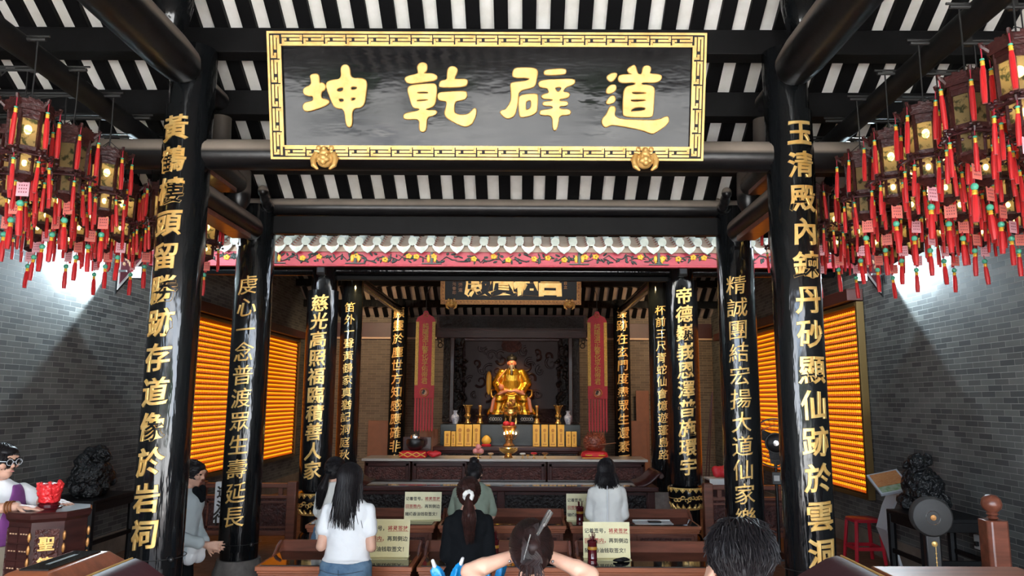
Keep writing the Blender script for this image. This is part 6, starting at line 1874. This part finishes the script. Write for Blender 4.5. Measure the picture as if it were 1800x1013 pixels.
def kneeler(name, label, loc, rz, s, lean, w, top_m, bottom_m, elbows, wrists, sleeve, head_pitch=0, hem=.60, hand_f=(0, .3, 1), hair=None, head_yaw=0, sleeveless=False, loose=.018, group=None, voxel=.0068, skirt=False, neck_fwd=0.0):
    """person kneeling upright, facing local +y. sleeve = fraction of the arm covered (1 = elbow, 2 = wrist)"""
    t = thing(name, label, 'person', loc, rz, group)
    piv = Vector((0, -.02, .56)) * s
    U = Matrix.Translation(piv) @ Matrix.Rotation(R(-lean), 4, 'X') @ Matrix.Translation(-piv)
    V = lambda p: Vector(p) * s
    body = MB()
    up = MB(); up.rings(torso_rings(s, w, -.004), 24)
    up.chain([V((0, -.012, 1.03)), V((0, .004 + neck_fwd, 1.10))], [.050 * s, .046 * s], 14)
    body.add([U @ Vector(v) for v in up.v], up.f)
    hc = U @ V((0, .012 + neck_fwd, 1.150))
    ff = Matrix.Rotation(R(head_yaw), 3, 'Z') @ Vector((0, math.cos(R(lean + head_pitch)), -math.sin(R(lean + head_pitch))))
    uu = Vector((0, math.sin(R(lean + head_pitch)), math.cos(R(lean + head_pitch))))
    F = frame(hc, ff, uu)
    add_head(body, F, s)
    sh = [U @ V((q * .138 * w, -.008, .945)) for q in (-1, 1)]
    el = [V(e) for e in elbows]; wr = [V(e) for e in wrists]
    for i, q in ((0, -1), (1, 1)):
        body.chain([sh[i], sh[i].lerp(el[i], .5), el[i]], [.040 * s, .039 * s, .035 * s], 12)
        body.chain([el[i], el[i].lerp(wr[i], .35), wr[i]], [.036 * s, .037 * s, .025 * s], 12)
        hf = Vector((-q * hand_f[0], hand_f[1], hand_f[2]))
        add_hand(body, wr[i], hf, (q, -.2, .1), q, .18, s * .95)
    hips = [V((q * .085, -.02, .56)) for q in (-1, 1)]; kn = [V((q * .10, .03, .09)) for q in (-1, 1)]; an = [V((q * .085, -.36, .065)) for q in (-1, 1)]; toe = [V((q * .085, -.47, .035)) for q in (-1, 1)]
    for i in range(2):
        body.chain([hips[i], kn[i]], [.088 * s, .062 * s], 14); body.chain([kn[i], kn[i].lerp(an[i], .4), an[i]], [.060 * s, .056 * s, .036 * s], 12); body.chain([an[i], toe[i]], [.036 * s, .026 * s], 10)
    body.blob('body', M['skin'], t, voxel * s, 3)
    # trousers
    b = MB()
    b.rings([(0, -.02 * s, .44 * s, .15 * s, .13 * s), (0, -.025 * s, .52 * s, .172 * w * s, .138 * s), (0, -.02 * s, .585 * s, .152 * w * s, .114 * s), (0, -.01 * s, .66 * s, .130 * w * s, .096 * s)], 24)
    for i in range(2):
        q = -1 if i == 0 else 1
        b.ell(tuple(V((q * .082, -.075, .50))), (.092 * s, .085 * s, .10 * s))
        b.chain([hips[i], kn[i]], [.102 * s, .076 * s], 14); b.chain([kn[i], kn[i].lerp(an[i], .4), an[i]], [.074 * s, .070 * s, .052 * s], 12)
    b.blob('trousers', bottom_m, t, .011, 3, disp=lambda c: .004 * noise.noise(c * 14))
    # top
    b = MB(); up = MB()
    rr = [r for r in torso_rings(s, w, loose) if r[2] >= hem * s - .02 and r[2] < 1.02 * s]
    rr = [(0, -.02 * s, hem * s, (.158 * w + loose) * s, (.125 + loose) * s)] + rr
    rr.append((0, -.012 * s, 1.03 * s, .090 * s, .066 * s))
    up.rings(rr, 28)
    b.add([U @ Vector(v) for v in up.v], up.f)
    for i in range(2):
        if sleeveless:
            b.ell(tuple(sh[i]), .052 * s); continue
        e = sh[i].lerp(el[i], min(1, sleeve)); 
        b.chain([sh[i], e], [.050 * s, (.050 + loose * .5) * s], 14)
        if sleeve > 1:
            b.chain([e, el[i].lerp(wr[i], sleeve - 1)], [.056 * s, .050 * s], 14)
    b.blob('top', top_m, t, .0095, 3, disp=lambda c: .011 * noise.noise(Vector((c.x * 10, c.y * 10, c.z * 5))) + .005 * noise.noise(Vector((c.x * 16 + c.z * 9, c.y * 20, c.z * 22 - c.x * 10))))
    for q in (-1, 1):
        e_ = MB(); e_.ell(tuple(F @ (Vector((q * .030, .080, .006)) * s)), (.012 * s, .009 * s, .0075 * s), 10, 8); e_.build('eye', M['eye'], t)
    e_ = MB(); e_.ell(tuple(F @ (Vector((0, .087, -.055)) * s)), (.020 * s, .006 * s, .006 * s), 10, 8); e_.build('lips', M['lip'], t)
    for q in (-1, 1):
        b = MB(); b.chain([V((q * .085, -.40, .05)), V((q * .085, -.49, .035))], [.046 * s, .036 * s], 12); b.build('shoe', M['black_cloth'], t)
    return t, F, U


PRAY = dict(elbows=((-.185, .03, .74), (.185, .03, .74)), wrists=((-.03, .22, .86), (.03, .22, .86)))
G_ = 'worshippers kneeling at the prayer desks'
# woman in white T-shirt and jeans
t, F, U = kneeler('person', 'woman with long straight black hair, white T-shirt and blue jeans, kneeling', (-.93, 5.30, 0), R(-4), 1.015, 0, 1.0, M['shirt_white'], M['jeans'], ((-.172, -.03, .71), (.172, -.03, .71)), ((-.07, .20, .80), (.07, .20, .80)), .52, head_pitch=8, hem=.63, loose=.014)
hair_long(t, F, .86, M['hair'], 3, 1.12)
b = MB(); b.tube([(0, -.185, .60), (0, -.178, .54), (0, -.17, .48)], .0014, 5); b.tube([(-.15, -.12, .585), (-.08, -.165, .578), (0, -.180, .57), (.08, -.165, .578), (.15, -.12, .585)], .0013, 5); b.build('stitching', M['ink'], t)
# woman with low ponytail and white blouse behind her
t, F, U = kneeler('person', 'woman with a black ponytail and loose white blouse, kneeling behind the woman in jeans', (-1.44, 6.92, 0), R(-14), .95, 0, .95, M['shirt_cream'], M['jeans'], ((-.165, .02, .72), (.165, .02, .72)), PRAY['wrists'], .9, head_pitch=2, hem=.50, loose=.024, head_yaw=-8)
tie = F @ Vector((0, -.10, -.03)); hair_pony(t, F, tie, tie + Vector((-.06, -.05, -.30)), M['hair'], 5, r=.042)
b = MB(); b.torus((0, 0, 0), .022, .010, 16, 8, M=Matrix.Translation(tie)); b.build('hair_tie', M['black_cloth'], t)
b = MB(); b.tube([F @ Vector((-.082, -.01, .02)), F @ Vector((-.085, .02, -.01)), F @ Vector((-.065, .06, -.03))], .003, 6); b.build('mask_strap', M['white_plastic'], t)
# bowing person in green
t, F, U = kneeler('person', 'worshipper in a sage green T-shirt bowing low, dark hair bun, at the rear middle desk', (-.195, 6.95, 0), 0, .98, 33, 1.05, M['green_cloth'], M['black_cloth'], ((-.185, .20, .66), (.185, .20, .66)), ((-.05, .42, .62), (.05, .42, .62)), .8, head_pitch=10, hem=.56, loose=.022)
hair_short(t, F, M['hair'], 6, 1, .06, 260, .06)
b = MB(); bc = F @ Vector((0, -.085, .075)); b.ell(tuple(bc), (.045, .042, .05)); q_ = random.Random(2)
for k in range(10): b.ell(tuple(bc + Vector((q_.uniform(-.03, .03), q_.uniform(-.03, .03), q_.uniform(-.03, .04)))), .022, 8, 6)
b.blob('hair_bun', M['hair'], t, .008, 1)
# woman in black with scrunchie
t, F, U = kneeler('person', 'woman in a black dress with a brown ponytail and white scrunchie, kneeling', (-.10, 5.27, 0), R(3), .94, 3, .96, M['black_cloth'], M['black_cloth'], ((-.155, .0, .70), (.155, .0, .70)), ((-.05, .22, .82), (.05, .22, .82)), .95, head_pitch=12, hem=.42, loose=.016)
tie = F @ Vector((0, -.108, -.035)); hair_pony(t, F, tie, tie + Vector((.015, -.05, -.29)), M['hair_brown'], 8, r=.046)
b = MB()
for k in range(9):
    a = k * .698; b.ell((tie.x + .026 * math.cos(a), tie.y - .008 + .010 * math.sin(a * 2), tie.z + .026 * math.sin(a)), (.017, .015, .017), 10, 8)
b.blob('scrunchie', M['shirt_cream'], t, .006, 1)
# woman in white blouse, right
t, F, U = kneeler('person', 'woman with shoulder-length black hair and white elbow-sleeve blouse at the rear right desk', (1.04, 6.95, 0), R(-3), .945, 0, 1.0, M['shirt_cream'], M['black_cloth'], ((-.160, .02, .71), (.160, .02, .71)), PRAY['wrists'], .92, head_pitch=6, hem=.56, loose=.022)
hair_long(t, F, .935, M['hair'], 12, 1.08, .96)
b = MB(); b.tube([U @ Vector((0, -.124, .96)), U @ Vector((0, -.135, .85)), U @ Vector((0, -.128, .72)), U @ Vector((0, -.15, .58))], .004, 6); b.build('back_seam', M['shirt_white'], t)
# person in pale jacket behind the left front column
t, F, U = kneeler('person', 'smiling person in a pale jacket with clasped hands, half hidden behind the left front column', (-2.50, 6.22, 0), R(-90), .975, 6, 1.0, M['pale_jacket'], M['black_cloth'], ((-.20, .05, .66), (.20, .05, .66)), ((-.03, .215, .55), (.035, .235, .57)), 1.75, head_pitch=6, hem=.48, loose=.035, hand_f=(.25, 1, -.1))
tie = F @ Vector((0, -.10, -.03)); hair_pony(t, F, tie, tie + Vector((-.03, .0, -.16)), M['hair'], 15, r=.03, n=200)
b = MB(); b.chain([U @ Vector((-.06, .085, 1.0)), U @ Vector((0, .115, .93)), U @ Vector((.06, .085, 1.0))], [.032, .036, .032], 10); b.blob('dark_scarf', M['black_cloth'], t, .009, 2)
b = MB(); q_ = random.Random(2)
for k in range(8): b.ell((.05 + q_.uniform(-.04, .04), .10 + q_.uniform(-.05, .06), .52 + q_.uniform(-.07, .07)), (.06, .06, .06), 8, 6)
tag(b.blob('white_bag', M['shirt_white'], None, .012, 2, loc=(-2.46, 6.12, -.02)), 'white cloth bag on the arm of the person in the pale jacket', 'bag')
bpy.data.objects['white_bag'].location = (-2.44, 6.10, 0.0)
# foreground woman with raised arms
t, F, U = kneeler('person', 'foreground woman with dark hair twisted up in a silver clip, both bare arms raised', (.31, 2.95, 0), R(0), 1.0, 4, 1.0, M['black_cloth'], M['black_cloth'], ((-.245, .12, 1.045), (.235, .12, 1.035)), ((-.075, .165, 1.095), (.075, .165, 1.095)), .2, head_pitch=14, hem=.6, sleeveless=True, hand_f=(.9, .1, .5))
b = MB(); scalp(b, F, 1.0, True, 1.01)
tw = F @ Vector((0, -.108, .010))
b.chain([F @ Vector((0, -.095, -.06)), F @ Vector((.005, -.118, -.01)), F @ Vector((.0, -.112, .045))], [.022, .036, .026], 12); b.blob('hair_mass', M['hair_dark'], t, .008, 2)
q_ = random.Random(77); roots = []
for i in range(1000):
    psi = q_.uniform(0, 6.283); kk = 1.085 + q_.uniform(-.015, .02); pts = []
    phi0 = q_.uniform(1.55, 1.95); ph = q_.uniform(0, 6)
    for j in range(8):
        u = j / 7; phi = phi0 + (.26 - phi0) * u; ps = psi + .55 * u * u + .03 * math.sin(u * 6 + ph); k2 = kk + .05 * u * u
        pts.append(F @ Vector((.078 * k2 * math.sin(phi) * math.cos(ps), -.012 - .094 * k2 * math.cos(phi), .010 + .092 * k2 * math.sin(phi) * math.sin(ps))))
    roots.append((pts, q_.uniform(.0016, .0030)))
for i in range(60):
    a = q_.uniform(0, 6.28); pts = []
    for j in range(8):
        u = j / 7; rr_ = .034 * (1 - .3 * u)
        pts.append(F @ Vector((rr_ * 1.15 * math.cos(a + u * 4.5), -.124 - .022 * math.sin(u * 3.1) * (.5 + .5 * math.sin(a + u * 4.5)), -.065 + .13 * u + .012 * math.sin(a))))
    roots.append((pts, q_.uniform(.003, .006)))
for i in range(60):
    tip = Vector((q_.uniform(-.05, .05), -.13, -.09 + q_.uniform(-.05, .02)))
    roots.append(([F @ Vector((q_.uniform(-.02, .02), -.12, -.03)), F @ (tip * .9 + Vector((0, -.01, -.01))), F @ (tip + Vector((0, 0, -.05)))], .0018))
st_ = MB(); strands(st_, roots); st_.build('hair_strands', M['hair_dark'], t)
b = MB(); b.tube([F @ Vector((.070, -.09, .125)), F @ Vector((.045, -.125, .075)), F @ Vector((.022, -.15, .03))], [.010, .011, .006], 8); b.tube([F @ Vector((.075, -.10, .118)), F @ Vector((.05, -.14, .068))], [.009, .006], 8); b.build('silver_clip', M['steel_light'], t)
b = MB(); b.tube([F @ Vector((-.005, -.155, .03)), F @ Vector((-.03, -.16, -.06))], [.0028, .002], 8); b.build('hair_pin', M['steel_light'], t)
for q in (-1, 1):
    b = MB(); b.ell(tuple(F @ Vector((q * .083, -.006, -.048))), .006, 8, 6); b.build('earring', M['steel_light'], t)
# foreground person at right
t, F, U = kneeler('person', 'foreground person with tousled short black hair, hand raised to the face, lower right', (1.035, 2.62, 0), R(0), 1.035, 4, 1.0, mat('orange_red_top', (.45, .05, .02), .8), M['black_cloth'], ((-.20, .06, .86), (.22, .1, .80)), ((-.105, .10, 1.045), (.03, .22, .9)), .9, head_pitch=10, hem=.6, hand_f=(.5, .5, 1))
hair_short(t, F, M['hair'], 25, 1.16, .11, 1500, .40, 3.1, -.9, .0042)

# volunteer in the purple vest
vt = thing('person', 'bespectacled volunteer in purple vest over a white T-shirt, hands on the octagonal cabinet', 'person', (-3.10, 4.84, 0))
O = Vector((-3.10, 4.84, 0))
f = Vector((.78, -.62, 0)).normalized(); r = Vector((f.y, -f.x, 0))
def W(a, b_, z): return r * a + f * b_ + Vector((0, 0, z))
def TW(mb_rings, mbx):
    tmp = MB(); tmp.rings(mb_rings, 26)
    mbx.add([r * v[0] + f * v[1] + Vector((0, 0, v[2])) for v in tmp.v], tmp.f)
body = MB()
TW([(0, .0, .70, .145, .105), (0, .01, .80, .135, .098), (0, .03, .92, .125, .09), (0, .055, 1.03, .145, .097), (0, .075, 1.12, .155, .09), (0, .085, 1.17, .12, .07), (0, .09, 1.21, .055, .052)], body)
hc = W(.0, .125, 1.325); hf = Vector((.97, -.24, -.06))
F = frame(hc, hf)
body.chain([W(0, .085, 1.18), W(0, .115, 1.27)], [.05, .047], 14)
add_head(body, F, 1.0)
shR, shL = W(.15, .08, 1.13), W(-.15, .08, 1.13)
hR = Vector((-2.735, 4.545, 1.078)) - O; hL = Vector((-2.70, 4.82, 1.080)) - O
elR = Vector((-2.86, 4.36, 1.095)) - O; elL = Vector((-2.66, 4.68, 1.11)) - O
elR = shR.lerp(hR, .5) + Vector((-.02, -.09, -.045)); elL = shL.lerp(hL, .5) + Vector((-.03, .09, -.05))
for sh_, el_, h_, q, fd in ((shR, elR, hR, 1, Vector((.95, .25, -.12))), (shL, elL, hL, -1, Vector((.9, -.3, -.1)))):
    body.chain([sh_, el_], [.046, .038], 12); body.chain([el_, el_.lerp(h_, .35), h_], [.038, .037, .027], 12)
    add_hand(body, h_, fd, (0, 0, 1), q, .10, 1.0)
for q in (-1, 1):
    body.chain([W(q * .085, 0, .70), W(q * .10, .10, .40), W(q * .10, .0, .07)], [.085, .06, .04], 12); body.chain([W(q * .10, -.02, .045), W(q * .11, .14, .03)], [.04, .03], 10)
body.blob('body', M['skin'], vt, .0062, 3)
b = MB()
TW([(0, .0, .60, .165, .13), (0, .0, .70, .168, .13), (0, .01, .82, .155, .118)], b)
for q in (-1, 1): b.chain([W(q * .085, 0, .68), W(q * .10, .10, .40), W(q * .10, .0, .09)], [.105, .088, .075], 14)
b.blob('trousers', M['beige'], vt, .011, 3, disp=lambda c: .006 * noise.noise(c * 12))
b = MB()
TW([(0, .0, .82, .155, .115), (0, .03, .92, .142, .105), (0, .055, 1.03, .158, .11), (0, .075, 1.12, .165, .10), (0, .085, 1.17, .13, .078), (0, .088, 1.19, .088, .070), (0, .09, 1.21, .066, .060)], b)
for sh_, el_ in ((shR, elR), (shL, elL)): b.chain([sh_, sh_.lerp(el_, .62)], [.050, .056], 14)
b.blob('t_shirt', M['shirt_white'], vt, .009, 3, disp=lambda c: .006 * noise.noise(c * 13))
vb = MB(); tmp = MB()
n_ = 30
rg = [(0, .0, .80, .178, .142), (0, .02, .88, .172, .135), (0, .045, .98, .165, .128), (0, .065, 1.06, .170, .126), (0, .08, 1.13, .150, .112), (0, .085, 1.175, .115, .088)]
vs = []; fs = []
for (cx, cy_, cz, rx, ry) in rg:
    open_ = .03 + .95 * max(0, (cz - 1.00) / .17)
    for j in range(n_ + 1):
        a = math.pi / 2 + open_ * .5 + (2 * math.pi - open_) * j / n_
        p = r * (rx * math.cos(a)) + f * (cy_ + ry * math.sin(a)) + Vector((0, 0, cz))
        vs.append(p)
for i in range(len(rg) - 1):
    for j in range(n_):
        fs.append((i * (n_ + 1) + j, i * (n_ + 1) + j + 1, (i + 1) * (n_ + 1) + j + 1, (i + 1) * (n_ + 1) + j))
vb.add(vs, fs)
o = vb.build('vest', M['purple'], vt); so = o.modifiers.new('thick', 'SOLIDIFY'); so.thickness = .012; so.offset = 1; ss = o.modifiers.new('sub', 'SUBSURF'); ss.levels = 1; ss.render_levels = 2
lp = W(-.085, .065 + .121, 1.045)
b = MB(); b.lathe([(.002, 0), (.034, 0), (.034, .006), (.002, .007)], 24, M=frame(lp, Vector((0, 0, 1)), f + r * -.55)); b.build('white_logo_patch', M['white_plastic'], vt)
b = MB(); b.lathe([(.008, .0075), (.022, .0075), (.022, .009), (.008, .009)], 16, M=frame(lp, Vector((0, 0, 1)), f + r * -.55)); b.build('logo_mark', M['purple'], vt)
b = MB(); b.bar(W(.05, .155, .86), W(.15, .10, .86), .012, .10); b.build('vest_pocket', M['purple'], vt, bevel=.004)
hair_short(vt, F, M['hair'], 41, 1.04, .10, 900, .10, 3.1, -.75, .0042)
for q in (-1, 1):
    e_ = MB(); e_.ell(tuple(F @ Vector((q * .030, .080, .006))), (.008, .006, .0038), 10, 8); e_.build('eye', M['eye'], vt)
    e_ = MB(); e_.tube([F @ Vector((q * .014, .094, .024)), F @ Vector((q * .030, .093, .030)), F @ Vector((q * .048, .082, .024))], .0035, 6); e_.build('eyebrow', M['hair'], vt)
e_ = MB(); e_.ell(tuple(F @ Vector((0, .087, -.055))), (.020, .006, .005), 10, 8); e_.build('lips', M['lip'], vt)
b = MB()
for q in (-1, 1):
    b.torus((0, 0, 0), .022, .0016, 22, 6, M=F @ Matrix.Translation((q * .032, .102, .002)) @ Matrix.Rotation(R(90), 4, 'X') @ Matrix.Diagonal((1, .85, 1, 1)))
    b.tube([F @ Vector((q * .056, .098, .008)), F @ Vector((q * .078, .05, .008)), F @ Vector((q * .082, -.01, .004))], .0025, 6)
b.tube([F @ Vector((-.010, .104, .004)), F @ Vector((.010, .104, .004))], .0025, 6)
b.build('spectacles', M['glasses'], vt)
b = MB(); d_ = (hR - elR).normalized()
for k in range(3):
    b.torus((0, 0, 0), .033, .006, 18, 6, M=frame(hR - d_ * (.02 + .016 * k), d_.cross(Vector((0, 0, 1))), d_))
b.build('bracelet', M['brown_board'], vt)

# blue bags on a stool in the foreground
t = thing('stool', 'small wooden stool carrying the blue plastic bags, below the frame', 'stool', (.05, 3.42, 0))
b = MB(); b.box(-.24, .24, -.12, .12, .56, .60); b.build('seat', M['redwood'], t, bevel=.006)
for x in (-1, 1):
    for y in (-1, 1):
        b = MB(); b.bar((x * .19, y * .09, .57), (x * .21, y * .10, 0), .04, .04); b.build('leg', M['redwood'], t)
for x, lab, seed in ((-.055, 'blue plastic bag with white-tipped knotted ears, left of the foreground woman', 1), (.145, 'blue plastic bag with white-tipped ears, just beside the raised left arm', 2)):
    t = thing('plastic_bag', lab, 'bag', (x, 3.42, .601), R(seed * 20))
    q_ = random.Random(seed)
    b = MB(); b.rings([(0, 0, 0, .06, .05), (0, 0, .10, .085, .07), (0, 0, .22, .08, .065), (0, 0, .30, .05, .04), (0, 0, .33, .035, .03)], 18)
    for k in range(9): b.tube([(.08 * math.cos(k * .7), .065 * math.sin(k * .7), .08), (.07 * math.cos(k * .7 + .2), .06 * math.sin(k * .7 + .2), .24), (.02 * math.cos(k), .02 * math.sin(k), .34)], [.012, .014, .012], 6)
    for s in (-1, 1):
        b.ell((s * .042, 0, .355), (.030, .011, .052), 14, 10, rot=(0, s * .45, 0)); b.ell((s * .030, -.012, .345), (.010, .012, .045), 10, 8, rot=(0, s * .3, 0)); b.ell((s * .058, .006, .35), (.008, .010, .040), 10, 8, rot=(0, s * .6, 0))
    b.blob('bag', M['blue_plastic'], t, .007, 1, disp=lambda c: .006 * noise.noise(c * 30))
    for s in (-1, 1):
        b = MB(); b.capsule((s * .060, 0, .396), (s * .068, 0, .416), .011, .008, 10); b.build('white_tip', M['white_plastic'], t)
